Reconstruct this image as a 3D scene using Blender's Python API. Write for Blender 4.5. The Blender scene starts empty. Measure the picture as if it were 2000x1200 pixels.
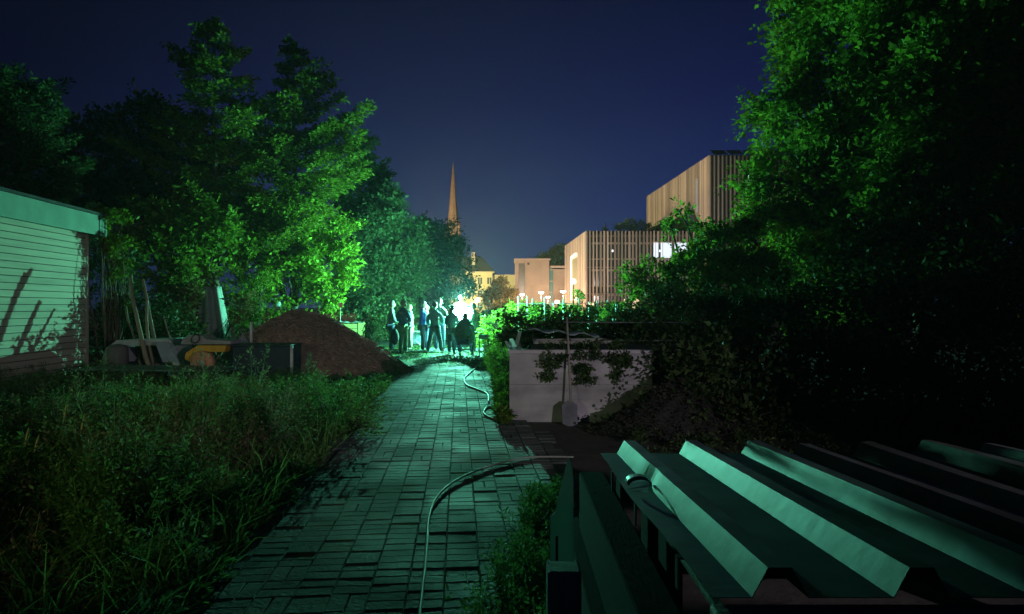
import bpy, bmesh, math, random
import numpy as np
from mathutils import Vector, Matrix
R = math.radians
rnd = random.Random(7)
S = bpy.context.scene
COL = S.collection
# ---------------------------------------------------------------- camera, sky, lights, exposure
F = 1250.0      # focal length in pixels of the 2000 px wide photograph
EYE = 1.6
cam = bpy.data.cameras.new('camera'); cam_o = bpy.data.objects.new('camera', cam); COL.objects.link(cam_o)
cam_o.location = (0, 0, EYE); cam_o.rotation_euler = (R(90), 0, 0)
cam.sensor_width = 36; cam.lens = 36 * F / 2000; cam.clip_end = 2000; cam.clip_start = .05
S.camera = cam_o
S.view_settings.view_transform = 'Standard'; S.view_settings.look = 'None'
S.view_settings.exposure = 0; S.view_settings.gamma = 1
S.cycles.use_denoising = True
S.cycles.sample_clamp_indirect = 6; S.cycles.max_bounces = 6; S.cycles.diffuse_bounces = 3
S.cycles.transmission_bounces = 4; S.cycles.volume_bounces = 0; S.cycles.transparent_max_bounces = 8
S.cycles.use_adaptive_sampling = True; S.cycles.adaptive_threshold = 0.015

W = bpy.data.worlds.new('World'); S.world = W; W.use_nodes = True
wn, wl = W.node_tree.nodes, W.node_tree.links
bg = wn['Background']
tc = wn.new('ShaderNodeTexCoord'); sep = wn.new('ShaderNodeSeparateXYZ'); wl.new(tc.outputs['Generated'], sep.inputs[0])
rp = wn.new('ShaderNodeValToRGB'); wl.new(sep.outputs['Z'], rp.inputs[0])
el = rp.color_ramp.elements
el[0].position = 0.0; el[0].color = (.024, .056, .165, 1)
el[1].position = 1.0; el[1].color = (.001, .0015, .012, 1)
for p, c in ((.06, (.018, .043, .140, 1)), (.16, (.010, .023, .120, 1)), (.30, (.0038, .0075, .068, 1)), (.43, (.002, .004, .036, 1)), (.6, (.001, .002, .024, 1))):
    e = el.new(p); e.color = c
# town glow: brighter straight ahead, darker towards the left
ad = wn.new('ShaderNodeVectorMath'); ad.operation = 'DOT_PRODUCT'; wl.new(tc.outputs['Generated'], ad.inputs[0])
ad.inputs[1].default_value = Vector((.16, 1, .1)).normalized()
mr = wn.new('ShaderNodeMapRange'); wl.new(ad.outputs['Value'], mr.inputs[0])
mr.inputs[1].default_value = .7; mr.inputs[2].default_value = 1; mr.inputs[3].default_value = .22; mr.inputs[4].default_value = 1.0
mx = wn.new('ShaderNodeVectorMath'); mx.operation = 'SCALE'; wl.new(rp.outputs[0], mx.inputs[0]); wl.new(mr.outputs[0], mx.inputs['Scale'])
wl.new(mx.outputs[0], bg.inputs[0]); bg.inputs[1].default_value = 1.0

def light(name, kind, loc, power, col, size=.2, target=None, cone=60, blend=.5):
    l = bpy.data.lights.new(name, kind); l.energy = power; l.color = col
    l.shadow_soft_size = size
    if kind == 'SPOT': l.spot_size = R(cone); l.spot_blend = blend
    o = bpy.data.objects.new(name, l); COL.objects.link(o); o.location = loc
    if target is not None: o.rotation_euler = (Vector(target) - Vector(loc)).to_track_quat('-Z', 'Y').to_euler()
    return o
TOWER = (-1.9, 23.5)
TOWER_STRENGTH = 330.0
TOWER_COL = (.20, 1.0, .66)
# a street lamp behind the photographer throws a weak pinkish grey light on wall, heap and shed
light('street_light_behind', 'SPOT', (5.2, -1.5, 2.2), 1050, (.92, .83, 1), .07, (-2.2, 11, 1.5), 50, .8)
light('weed_fill_light', 'SPOT', (-6.2, -1.6, 2.6), 380, (.80, 1, .50), .3, (-4.8, 4.6, .3), 66, .7)  # added fill light for the left weeds, no lamp stands here
# added fill lights without visible lamps, brightening the town facades and spire
light('plaza_fill', 'SPOT', (-22, 78, 5), 80000, (1, .80, .58), .4, (26, 104, 17), 50, .6)
light('plaza_fill', 'SPOT', (-6, 84, 4), 7500, (1, .78, .62), .4, (10, 100, 5), 60, .6)
light('facade_fill', 'SPOT', (14, 58, 4), 9500, (1, .84, .74), .4, (18, 88, 8), 75, .6)
light('facade_fill', 'SPOT', (2, 86, 4), 9500, (1, .80, .64), .4, (3.5, 112, 7), 48, .6)
light('house_fill', 'POINT', (-14, 132, 6), 30000, (1, .84, .36), .5)
light('church_fill', 'SPOT', (-42, 255, 20), 170000, (1, .62, .36), .5, (-27.6, 300, 55), 50, .6)

# ---------------------------------------------------------------- helpers
def P(px, py, Y): return Vector(((px - 1000) / F * Y, Y, EYE - (py - 600) / F * Y))
def tag(o, label=None, cat=None, group=None, kind=None):
    if label: o['label'] = label
    if cat: o['category'] = cat
    if group: o['group'] = group
    if kind: o['kind'] = kind
    return o
def empty(name, loc, label, cat, group=None, rz=0):
    o = bpy.data.objects.new(name, None); COL.objects.link(o); o.location = loc; o.rotation_euler = (0, 0, rz)
    o.empty_display_size = .2
    return tag(o, label, cat, group)
def link(name, me, mat, parent=None, loc=(0, 0, 0), rot=(0, 0, 0)):
    o = bpy.data.objects.new(name, me); COL.objects.link(o); o.location = loc; o.rotation_euler = rot
    if mat is not None:
        for m in (mat if isinstance(mat, (list, tuple)) else [mat]): me.materials.append(m)
    if parent is not None: o.parent = parent
    return o
class MB:
    def __init__(s): s.v = []; s.f = []; s.m = []; s.sm = []
    def add(s, vs, fs, mi=0, smooth=False):
        n = len(s.v); s.v += [tuple(v) for v in vs]; s.f += [tuple(i + n for i in f) for f in fs]
        s.m += [mi] * len(fs); s.sm += [smooth] * len(fs); return s
    def box(s, c, d, rz=0, mi=0, rot=None, taper=1):
        x, y, z = d[0] / 2, d[1] / 2, d[2] / 2
        vs = [Vector((sx * x * (taper if sz > 0 else 1), sy * y * (taper if sz > 0 else 1), sz * z)) for sz in (-1, 1) for sx, sy in ((-1, -1), (1, -1), (1, 1), (-1, 1))]
        M = rot if rot is not None else Matrix.Rotation(rz, 3, 'Z')
        vs = [M @ v + Vector(c) for v in vs]
        return s.add(vs, [(3, 2, 1, 0), (4, 5, 6, 7), (0, 1, 5, 4), (1, 2, 6, 5), (2, 3, 7, 6), (3, 0, 4, 7)], mi)
    def b2(s, lo, hi, mi=0):
        return s.box([(a + b) / 2 for a, b in zip(lo, hi)], [b - a for a, b in zip(lo, hi)], mi=mi)
    def beam(s, a, b, w, h, mi=0):
        a, b = Vector(a), Vector(b); d = b - a
        q = d.to_track_quat('Y', 'Z').to_matrix()
        return s.box((a + b) / 2, (w, d.length, h), rot=q, mi=mi)
    def tube(s, pts, rad, n=8, mi=0, cap=True):
        pts = [Vector(p) for p in pts]
        if not hasattr(rad, '__len__'): rad = [rad] * len(pts)
        vs, fs = [], []
        up = Vector((0, 0, 1)); prev = None
        for i, p in enumerate(pts):
            d = (pts[min(i + 1, len(pts) - 1)] - pts[max(i - 1, 0)])
            d = d.normalized() if d.length > 1e-9 else Vector((0, 0, 1))
            if prev is None:
                a = d.cross(Vector((1, 0, 0)) if abs(d.x) < .8 else Vector((0, 1, 0))).normalized()
            else:
                a = (prev - d * prev.dot(d)); a = a.normalized() if a.length > 1e-6 else d.orthogonal().normalized()
            prev = a; b = d.cross(a)
            for k in range(n):
                t = 2 * math.pi * k / n
                vs.append(p + (a * math.cos(t) + b * math.sin(t)) * rad[i])
        for i in range(len(pts) - 1):
            for k in range(n):
                fs.append((i * n + k, i * n + (k + 1) % n, (i + 1) * n + (k + 1) % n, (i + 1) * n + k))
        if cap: fs.append(tuple(range(n - 1, -1, -1))); fs.append(tuple((len(pts) - 1) * n + k for k in range(n)))
        return s.add(vs, fs, mi, True)
    def lathe(s, c, prof, n=16, mi=0, axis=None):
        vs, fs = [], []; c = Vector(c)
        M = Vector(axis).to_track_quat('Z', 'Y').to_matrix() if axis else Matrix.Identity(3)
        for r, z in prof:
            for k in range(n):
                t = 2 * math.pi * k / n; vs.append(c + M @ Vector((r * math.cos(t), r * math.sin(t), z)))
        for i in range(len(prof) - 1):
            for k in range(n): fs.append((i * n + k, i * n + (k + 1) % n, (i + 1) * n + (k + 1) % n, (i + 1) * n + k))
        fs.append(tuple(range(n - 1, -1, -1))); fs.append(tuple((len(prof) - 1) * n + k for k in range(n)))
        return s.add(vs, fs, mi, True)
    def prism(s, poly, a, b, mi=0):   # poly: list of 3D points, extruded by vector b-a
        n = len(poly); d = Vector(b) - Vector(a); v0 = [Vector(p) for p in poly]
        return s.add(v0 + [p + d for p in v0], [tuple(range(n - 1, -1, -1)), tuple(range(n, 2 * n))] + [(i, (i + 1) % n, n + (i + 1) % n, n + i) for i in range(n)], mi)
    def build(s, name, mat, parent=None, loc=(0, 0, 0), bevel=0, rz=0):
        me = bpy.data.meshes.new(name); me.from_pydata(s.v, [], s.f)
        me.polygons.foreach_set('material_index', s.m); me.polygons.foreach_set('use_smooth', s.sm)
        bm = bmesh.new(); bm.from_mesh(me); bmesh.ops.recalc_face_normals(bm, faces=bm.faces)
        if bevel: 
            bmesh.ops.bevel(bm, geom=[e for e in bm.edges if e.is_manifold and e.calc_face_angle(0) > .6], offset=bevel, segments=1, affect='EDGES')
        bm.to_mesh(me); bm.free()
        return link(name, me, mat, parent, loc, (0, 0, rz))
def quads(name, V, mat, parent=None, midx=None):
    """V: (n,4,3) array, one quad each"""
    n = len(V); me = bpy.data.meshes.new(name)
    me.vertices.add(n * 4); me.vertices.foreach_set('co', V.reshape(-1).astype(np.float32))
    me.loops.add(n * 4); me.loops.foreach_set('vertex_index', np.arange(n * 4, dtype=np.int32))
    me.polygons.add(n); me.polygons.foreach_set('loop_start', np.arange(0, n * 4, 4, dtype=np.int32))
    try: me.polygons.foreach_set('loop_total', np.full(n, 4, dtype=np.int32))
    except Exception: pass
    if midx is not None: me.polygons.foreach_set('material_index', midx.astype(np.int32))
    me.update(calc_edges=True); me.validate()
    return link(name, me, mat, parent)

# ---------------------------------------------------------------- materials
MATS = {}
def mat(name, col, rough=.7, metal=0, var=.25, scale=6, bump=0, bscale=None, emit=None, estr=0, spec=.5, stretch=None, col2=None, coords='Object', detail=4, isl=0):
    if name in MATS: return MATS[name]
    m = bpy.data.materials.new(name); m.use_nodes = True; MATS[name] = m
    n, l = m.node_tree.nodes, m.node_tree.links; b = n['Principled BSDF']
    b.inputs['Roughness'].default_value = rough; b.inputs['Metallic'].default_value = metal
    b.inputs['Specular IOR Level'].default_value = spec
    c = n.new('ShaderNodeTexCoord'); mp = n.new('ShaderNodeMapping'); l.new(c.outputs[coords], mp.inputs[0])
    if stretch: mp.inputs['Scale'].default_value = stretch
    t = n.new('ShaderNodeTexNoise'); l.new(mp.outputs[0], t.inputs['Vector']); t.inputs['Scale'].default_value = scale; t.inputs['Detail'].default_value = detail
    r = n.new('ShaderNodeValToRGB'); l.new(t.outputs[0], r.inputs[0])
    r.color_ramp.elements[0].position = .3; r.color_ramp.elements[1].position = .7
    c2 = col2 or tuple(min(1, x * (1 + var)) for x in col)
    r.color_ramp.elements[0].color = (*[x * (1 - var) for x in col], 1) if not col2 else (*col, 1)
    r.color_ramp.elements[1].color = (*c2, 1)
    if isl:
        gi = n.new('ShaderNodeNewGeometry'); mi = n.new('ShaderNodeMapRange'); l.new(gi.outputs['Random Per Island'], mi.inputs[0]); mi.inputs[3].default_value = 1 - isl; mi.inputs[4].default_value = 1 + isl * .6
        ms = n.new('ShaderNodeVectorMath'); ms.operation = 'SCALE'; l.new(r.outputs[0], ms.inputs[0]); l.new(mi.outputs[0], ms.inputs['Scale']); l.new(ms.outputs[0], b.inputs['Base Color'])
    else: l.new(r.outputs[0], b.inputs['Base Color'])
    if bump:
        t2 = n.new('ShaderNodeTexNoise'); l.new(mp.outputs[0], t2.inputs['Vector']); t2.inputs['Scale'].default_value = bscale or scale * 4; t2.inputs['Detail'].default_value = 6
        bp = n.new('ShaderNodeBump'); bp.inputs['Strength'].default_value = bump; bp.inputs['Distance'].default_value = .02
        l.new(t2.outputs[0], bp.inputs['Height']); l.new(bp.outputs[0], b.inputs['Normal'])
    if emit: b.inputs['Emission Color'].default_value = (*emit, 1); b.inputs['Emission Strength'].default_value = estr
    return m
def leafmat(name, a, b_, trans=.35, rough=.6, patch=.8):
    if name in MATS: return MATS[name]
    m = bpy.data.materials.new(name); m.use_nodes = True; MATS[name] = m
    n, l = m.node_tree.nodes, m.node_tree.links; b = n['Principled BSDF']; out = n['Material Output']
    g = n.new('ShaderNodeNewGeometry'); r = n.new('ShaderNodeValToRGB')
    c = n.new('ShaderNodeTexCoord'); t = n.new('ShaderNodeTexNoise'); l.new(c.outputs['Object'], t.inputs['Vector']); t.inputs['Scale'].default_value = patch; t.inputs['Detail'].default_value = 3
    ma = n.new('ShaderNodeMath'); ma.operation = 'MULTIPLY_ADD'; l.new(g.outputs['Random Per Island'], ma.inputs[0]); ma.inputs[1].default_value = .55
    l.new(t.outputs[0], ma.inputs[2])
    l.new(ma.outputs[0], r.inputs[0])
    r.color_ramp.elements[0].position = .35; r.color_ramp.elements[1].position = 1.05
    r.color_ramp.elements[0].color = (*a, 1); r.color_ramp.elements[1].color = (*b_, 1)
    l.new(r.outputs[0], b.inputs['Base Color']); b.inputs['Roughness'].default_value = rough; b.inputs['Specular IOR Level'].default_value = .2
    tr = n.new('ShaderNodeBsdfTranslucent'); l.new(r.outputs[0], tr.inputs[0])
    mix = n.new('ShaderNodeMixShader'); mix.inputs[0].default_value = trans
    l.new(b.outputs[0], mix.inputs[1]); l.new(tr.outputs[0], mix.inputs[2]); l.new(mix.outputs[0], out.inputs[0])
    return m
def emis(name, col, s):
    m = bpy.data.materials.new(name); m.use_nodes = True; n, l = m.node_tree.nodes, m.node_tree.links
    b = n['Principled BSDF']; b.inputs['Base Color'].default_value = (.8, .8, .8, 1); b.inputs['Emission Color'].default_value = (*col, 1); b.inputs['Emission Strength'].default_value = s
    return m
M_bark = mat('bark', (.12, .09, .06), .9, bump=.5, scale=5, stretch=(1, 1, .2))
M_palebark = mat('pale_bark', (.30, .24, .17), .85, bump=.4, scale=6, stretch=(1, 1, .2))
M_soil = mat('soil', (.045, .038, .028), .95, bump=.6, scale=3, var=.4)
M_lawn = mat('lawn_soil', (.012, .018, .008), .9, bump=.6, scale=2, var=.4)
M_brick = None
L_broad = leafmat('leaf_broad', (.05, .085, .010), (.20, .32, .025), .45)
L_lime = leafmat('leaf_lime', (.06, .11, .010), (.32, .48, .035), .45)
L_oak = leafmat('leaf_oak', (.05, .10, .010), (.30, .48, .04), .5)
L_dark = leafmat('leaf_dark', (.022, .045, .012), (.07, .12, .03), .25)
L_conifer = leafmat('leaf_conifer', (.035, .055, .010), (.20, .28, .022), .4)
L_mint = leafmat('leaf_mint', (.07, .11, .045), (.26, .40, .16), .4)
L_bluish = leafmat('leaf_bluish', (.035, .06, .04), (.09, .15, .10), .3)
L_weed = leafmat('leaf_weed', (.03, .065, .02), (.17, .33, .075), .5, patch=2.5)
L_dry = leafmat('leaf_dry', (.10, .07, .04), (.22, .17, .09), .3)
L_autumn = leafmat('leaf_autumn', (.10, .09, .02), (.22, .17, .05), .3)

# ---------------------------------------------------------------- foliage
def nrm(a): return a / np.maximum(np.linalg.norm(a, axis=-1, keepdims=True), 1e-9)
def leaves_on(p0, d, ln, k, leaf, wid, jit, droop, rs, flat=.6):
    """p0,d:(n,3) spray starts/directions, ln:(n,), k leaves each -> (n*k,4,3) kite leaves"""
    n = len(p0)
    t = (np.arange(k)[None, :] + rs.rand(n, k)) / k
    L = ln[:, None]
    c = p0[:, None, :] + d[:, None, :] * (t * L)[..., None]
    c[..., 2] -= droop * (t ** 2) * L
    side = rs.randn(n, k, 3)
    side -= (side * d[:, None, :]).sum(-1, keepdims=True) * d[:, None, :]
    side[..., 2] *= flat; side = nrm(side)
    c = c + side * (jit * (1 - .6 * t) * (.3 + rs.rand(n, k)))[..., None]
    ax = nrm(side * 1.0 + d[:, None, :] * .7 + rs.randn(n, k, 3) * .35); ax[..., 2] -= droop * .5; ax = nrm(ax)
    nz = nrm(rs.randn(n, k, 3) * .75 + np.array([0, 0, 1.0]))
    w = nrm(np.cross(ax, nz)); nn = np.cross(w, ax)
    s = leaf * (.6 + .8 * rs.rand(n, k))[..., None]; ww = s * wid
    a = c; b = c + ax * s
    m1 = c + ax * s * .42 + w * ww * .5 + nn * ww * .16; m2 = c + ax * s * .42 - w * ww * .5 + nn * ww * .16
    return np.stack([a, m1, b, m2], axis=2).reshape(-1, 4, 3)
def blob_sprays(blobs, dens, rs, clump=.26, up=.25, slen=.5, shell=.5):
    """blobs: (center, (rx,ry,rz)) -> spray starts, dirs, lengths and clump centres"""
    PS, DS, LS, CC = [], [], [], []
    for c, r in blobs:
        c = np.array(c); r = np.array(r if hasattr(r, '__len__') else (r, r, r), float); rm = r.mean()
        nc = max(5, int(6 + 9 * rm ** 1.3))
        u = nrm(rs.randn(nc, 3)); rad = (shell + (1 - shell) * rs.rand(nc, 1) ** .6)
        cc = c + u * rad * r * .85
        CC += [tuple(x) for x in cc]
        ns = max(2, int(dens * rm ** 2 / nc))
        o = np.repeat(cc, ns, 0); cr = clump * rm * (.6 + .8 * rs.rand(nc, 1)); cr = np.repeat(cr, ns, 0)
        v = nrm(rs.randn(len(o), 3)); v[:, 2] *= .75
        p = o + v * cr * rs.rand(len(o), 1) ** .4
        out = nrm((p - c) / r)
        d = nrm(out * .8 + v * .5 + rs.randn(len(o), 3) * .35 + np.array([0, 0, up]))
        PS.append(p - d * slen * .3); DS.append(d); LS.append(slen * (.5 + rs.rand(len(o))))
    return np.concatenate(PS), np.concatenate(DS), np.concatenate(LS), CC
def limb_pts(a, b, sag=.15, n=5, r=rnd):
    a, b = Vector(a), Vector(b); L = (b - a).length; pts = []
    off = Vector((r.uniform(-1, 1), r.uniform(-1, 1), r.uniform(0, 1))) * L * sag
    for i in range(n + 1):
        t = i / n; pts.append(a.lerp(b, t) + off * math.sin(math.pi * t) + Vector((r.uniform(-1, 1), r.uniform(-1, 1), r.uniform(-1, 1))) * L * .015)
    return pts
def tree(name, label, cat, base, fork_z, blobs, M, dens=60, k=9, leaf=.1, wid=.55, jit=.12, droop=.15, slen=.5, trunk=.14, group=None, seed=1, barkm=None, up=.25, clump=.26, extra=None, lean=None):
    rs = np.random.RandomState(seed); r = random.Random(seed)
    base = Vector(base); root = empty(name, base, label, cat, group)
    ps, ds, ls, cc = blob_sprays([(tuple(Vector(c) - base), rr) for c, rr in blobs], dens, rs, clump, up, slen)
    V = leaves_on(ps, ds, ls, k, leaf, wid, jit, droop, rs)
    quads('crown', V, M, root)
    mb = MB()
    bl = [Vector(c) - base for c, rr in blobs]
    top = Vector((sum(b.x for b in bl) / len(bl) * .35, sum(b.y for b in bl) / len(bl) * .35, fork_z))
    if lean: top = Vector(lean)
    pts = limb_pts((0, 0, -.1), top, .05, 6, r)
    mb.tube(pts, [trunk * (1.25 if i == 0 else 1 - .35 * i / 6) for i in range(7)], 10)
    for b, (c, rr) in zip(bl, blobs):
        rm = max(rr) if hasattr(rr, '__len__') else rr
        q = limb_pts(top - (top * .15), b, .12, 5, r)
        mb.tube(q, [trunk * .5 * (1 - .8 * i / 5) + .006 for i in range(6)], 7)
    for i, c in enumerate(cc):
        if i % 2: continue
        c = Vector(c); b = min(bl, key=lambda q: (q - c).length)
        q = limb_pts(b, c, .12, 4, r); mb.tube(q, [.022 * (1 - .7 * j / 4) for j in range(5)], 5)
    mb.build('trunk', barkm or M_bark, root)
    return root
def conifer(name, label, base, height, rad, M, seed, nb=90, leaf=.09, start=.12, up=.3, k=34, group=None, lopside=(0, 0), boughs=(), barkm=None, slen=.42, pw=.8, cat='tree', subn=9, trunk=None, width=.5):
    """whorled branches carrying feathery sprays; gaps between boughs stay open"""
    rs = np.random.RandomState(seed); r = random.Random(seed)
    root = empty(name, base, label, cat, group)
    tw = trunk or height * .013 + .04
    mb = MB(); mb.tube([(0, 0, -.1), (.03, .02, height * .35), (-.03, 0, height * .7), (0, 0, height * .985)], [tw * 1.3, tw, tw * .55, .012], 9)
    PS, DS, LS = [], [], []
    for i in range(nb + len(boughs)):
        t = min(.97, (i + r.random()) / nb)
        z = height * (start + (1 - start) * t * .99)
        az = i * 2.399 + r.uniform(-.4, .4)
        L = rad * ((1 - t) ** pw + .05) * r.uniform(.5, 1.25) * (1 + lopside[0] * math.cos(az) + lopside[1] * math.sin(az))
        d = Vector((math.cos(az), math.sin(az), up * r.uniform(.4, 1.4)))
        a = Vector((0, 0, z)); e = a + d * L
        if i >= nb:
            e = Vector(boughs[i - nb]) - Vector(base); a = Vector((0, 0, e.z - .45 * abs(e.x))); d = (e - a) / (e - a).length; L = (e - a).length; az = math.atan2(d.y, d.x)
        pts = [a, a.lerp(e, .35) + Vector((0, 0, -.06 * L)), a.lerp(e, .7) + Vector((0, 0, -.08 * L)), e]
        mb.tube(pts, [.012 + .018 * L ** .8, .010 + .012 * L ** .8, .012, .005], 5, cap=False)
        m = max(3, int(subn * L))
        for j in range(m):
            s = (j + r.random()) / m; s = .12 + .88 * s
            q = a.lerp(e, s) + Vector((0, 0, -.08 * L * math.sin(math.pi * s)))
            sd = 1 if j % 2 else -1
            zj = r.uniform(-.12, .12)
            pd = Vector((-math.sin(az) * sd, math.cos(az) * sd, 0))
            dd = (pd * r.uniform(.3, 1.0) + d * r.uniform(.4, .9) + Vector((0, 0, zj))).normalized()
            PS.append(q); DS.append(dd); LS.append(slen * (.45 + .9 * (1 - s * .5)) * r.uniform(.6, 1.2) * min(1, .4 + L * .5))
        PS.append(e); DS.append(d.normalized()); LS.append(slen * .5)
    for j in range(6):
        PS.append(Vector((0, 0, height * (.96 + .005 * j)))); DS.append(Vector((r.uniform(-.3, .3), r.uniform(-.3, .3), 1)).normalized()); LS.append(slen * .6)
    V = leaves_on(np.array([tuple(p) for p in PS]), np.array([tuple(p) for p in DS]), np.array(LS), k, leaf, .42, slen * width * .28, .12, rs, flat=.35)
    quads('crown', V, M, root); mb.build('trunk', barkm or M_bark, root)
    return root
def bush(name, label, cat, blobs, M, dens=120, k=9, leaf=.07, wid=.5, jit=.08, slen=.35, seed=1, group=None, up=.5, droop=.1, ground=True, stems=True):
    """leafy shrub: foliage (crown) and stems, standing on the ground"""
    rs = np.random.RandomState(seed); r = random.Random(seed)
    cs = [Vector(b[0]) for b in blobs]; base = Vector((sum(c.x for c in cs) / len(cs), sum(c.y for c in cs) / len(cs), 0))
    root = empty(name, base, label, cat, group)
    ps, ds, ls, cc = blob_sprays([(tuple(Vector(c) - base), rr) for c, rr in blobs], dens, rs, .4, up, slen)
    V = leaves_on(ps, ds, ls, k, leaf, wid, jit, droop, rs)
    if ground: V = V[V[:, :, 2].min(1) > .0]
    quads('foliage', V, M, root)
    if stems:
        mb = MB()
        for i, c in enumerate(cc[:60]):
            c = Vector(c); mb.tube(limb_pts((c.x * .4 + r.uniform(-.1, .1), c.y * .4 + r.uniform(-.1, .1), 0), (c.x, c.y, max(c.z, .1)), .08, 4, r), [.02, .016, .012, .008, .004], 5)
        mb.build('stem', M_bark, root)
    return root

# ---------------------------------------------------------------- ground, path, lawn
def pathx(a, Y): return a - .083 * Y
g = MB(); g.add([(-500, -40, 0), (500, -40, 0), (500, 900, 0), (-500, 900, 0)], [(0, 1, 2, 3)])
tag(g.build('ground', M_soil), kind='structure')
g = MB(); g.add([(-12, 17.0, .012), (2.2, 17.0, .012), (2.2, 46, .012), (-26, 46, .012)], [(0, 1, 2, 3)])
tag(g.build('lawn', M_lawn), kind='structure')
g = MB(); g.add([(-60, 60, .012), (70, 60, .012), (90, 300, .012), (-90, 300, .012)], [(0, 1, 2, 3)])
tag(g.build('road', mat('asphalt', (.06, .058, .055), .8, bump=.3, scale=20)), kind='structure')

def brickmat():
    m = bpy.data.materials.new('paver'); m.use_nodes = True; n, l = m.node_tree.nodes, m.node_tree.links; b = n['Principled BSDF']
    ge = n.new('ShaderNodeNewGeometry'); c = n.new('ShaderNodeTexCoord')
    t = n.new('ShaderNodeTexNoise'); t.inputs['Scale'].default_value = 1.3; t.inputs['Detail'].default_value = 5; l.new(c.outputs['Object'], t.inputs[0])
    r = n.new('ShaderNodeValToRGB'); l.new(ge.outputs['Random Per Island'], r.inputs[0])
    r.color_ramp.elements[0].color = (.06, .065, .06, 1); r.color_ramp.elements[1].color = (.165, .175, .16, 1)
    r2 = n.new('ShaderNodeValToRGB'); l.new(t.outputs[0], r2.inputs[0]); r2.color_ramp.elements[0].position = .36; r2.color_ramp.elements[1].position = .62
    r2.color_ramp.elements[0].color = (.30, .38, .26, 1); r2.color_ramp.elements[1].color = (1, 1, 1, 1)
    mx = n.new('ShaderNodeMixRGB'); mx.blend_type = 'MULTIPLY'; mx.inputs[0].default_value = 1; l.new(r.outputs[0], mx.inputs[1]); l.new(r2.outputs[0], mx.inputs[2])
    l.new(mx.outputs[0], b.inputs['Base Color'])
    rr = n.new('ShaderNodeMapRange'); l.new(t.outputs[0], rr.inputs[0]); rr.inputs[1].default_value = .35; rr.inputs[2].default_value = .65; rr.inputs[3].default_value = .88; rr.inputs[4].default_value = .68
    l.new(rr.outputs[0], b.inputs['Roughness']); b.inputs['Specular IOR Level'].default_value = .4
    t2 = n.new('ShaderNodeTexNoise'); t2.inputs['Scale'].default_value = 45; t2.inputs['Detail'].default_value = 6; l.new(c.outputs['Object'], t2.inputs[0])
    bp = n.new('ShaderNodeBump'); bp.inputs['Strength'].default_value = .9; bp.inputs['Distance'].default_value = .008; l.new(t2.outputs[0], bp.inputs['Height']); l.new(bp.outputs[0], b.inputs['Normal'])
    return m
M_brick = brickmat()
g = MB(); g.add([(pathx(-1.45, .4), .4, .015), (pathx(1.08, .4), .4, .015), (pathx(1.08, 8.2), 8.2, .015), (pathx(.9, 8.2), 8.2, .015), (pathx(.9, 17.6), 17.6, .015), (pathx(-1.45, 17.6), 17.6, .015)], [(0, 1, 2, 3, 4, 5)])
tag(g.build('path_bed', mat('joint_sand', (.075, .08, .06), .95, bump=.6, scale=8, var=.4)), kind='structure')
def paving():
    mb = MB(); r = random.Random(3); cell = .204; gap = .0045
    ang = math.atan(.083); M = Matrix.Rotation(ang, 3, 'Z')
    def brick(cx, cy, w, d):
        z = .028 + r.gauss(0, .0018) + .004 * math.sin(cx * 2.1 + cy * .7) + .003 * math.sin(cy * 1.9)
        tx, ty = r.gauss(0, .005), r.gauss(0, .005)
        w -= gap + abs(r.gauss(0, .003)); d -= gap + abs(r.gauss(0, .003)); ch = .0035
        vs = []
        yaw = r.gauss(0, .012); cy_, sy_ = math.cos(yaw), math.sin(yaw)
        for zz, k in ((-.03, 0), (-.006, 0), (0, ch)):
            for sx, sy in ((-1, -1), (1, -1), (1, 1), (-1, 1)):
                x, y = sx * (w / 2 - k), sy * (d / 2 - k)
                x, y = x * cy_ - y * sy_, x * sy_ + y * cy_
                vs.append(M @ Vector((cx + x, cy + y, 0)) + Vector((0, 0, z + zz + x * tx + y * ty)))
        fs = [(8, 9, 10, 11)]
        for a in (0, 4):
            for i in range(4): fs.append((a + i, a + (i + 1) % 4, a + 4 + (i + 1) % 4, a + 4 + i))
        mb.add(vs, fs)
    ny = int(17.6 / cell)
    for j in range(ny):
        y = .6 + j * cell
        for i in range(-8, 9):
            x = i * cell + .02
            a = x
            if a < -1.38 + .05 * math.sin(j * .7): continue
            if a > (1.05 if y < 8.2 else .86) + .06 * math.sin(j * 1.3): continue
            if y > 17.0 and r.random() < .6: continue
            if r.random() < .90:
                brick(x, y - cell / 4, cell, cell / 2); brick(x, y + cell / 4, cell, cell / 2)
            else:
                brick(x - cell / 4, y, cell / 2, cell); brick(x + cell / 4, y, cell / 2, cell)
    tag(mb.build('path', M_brick), kind='structure')
paving()

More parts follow.
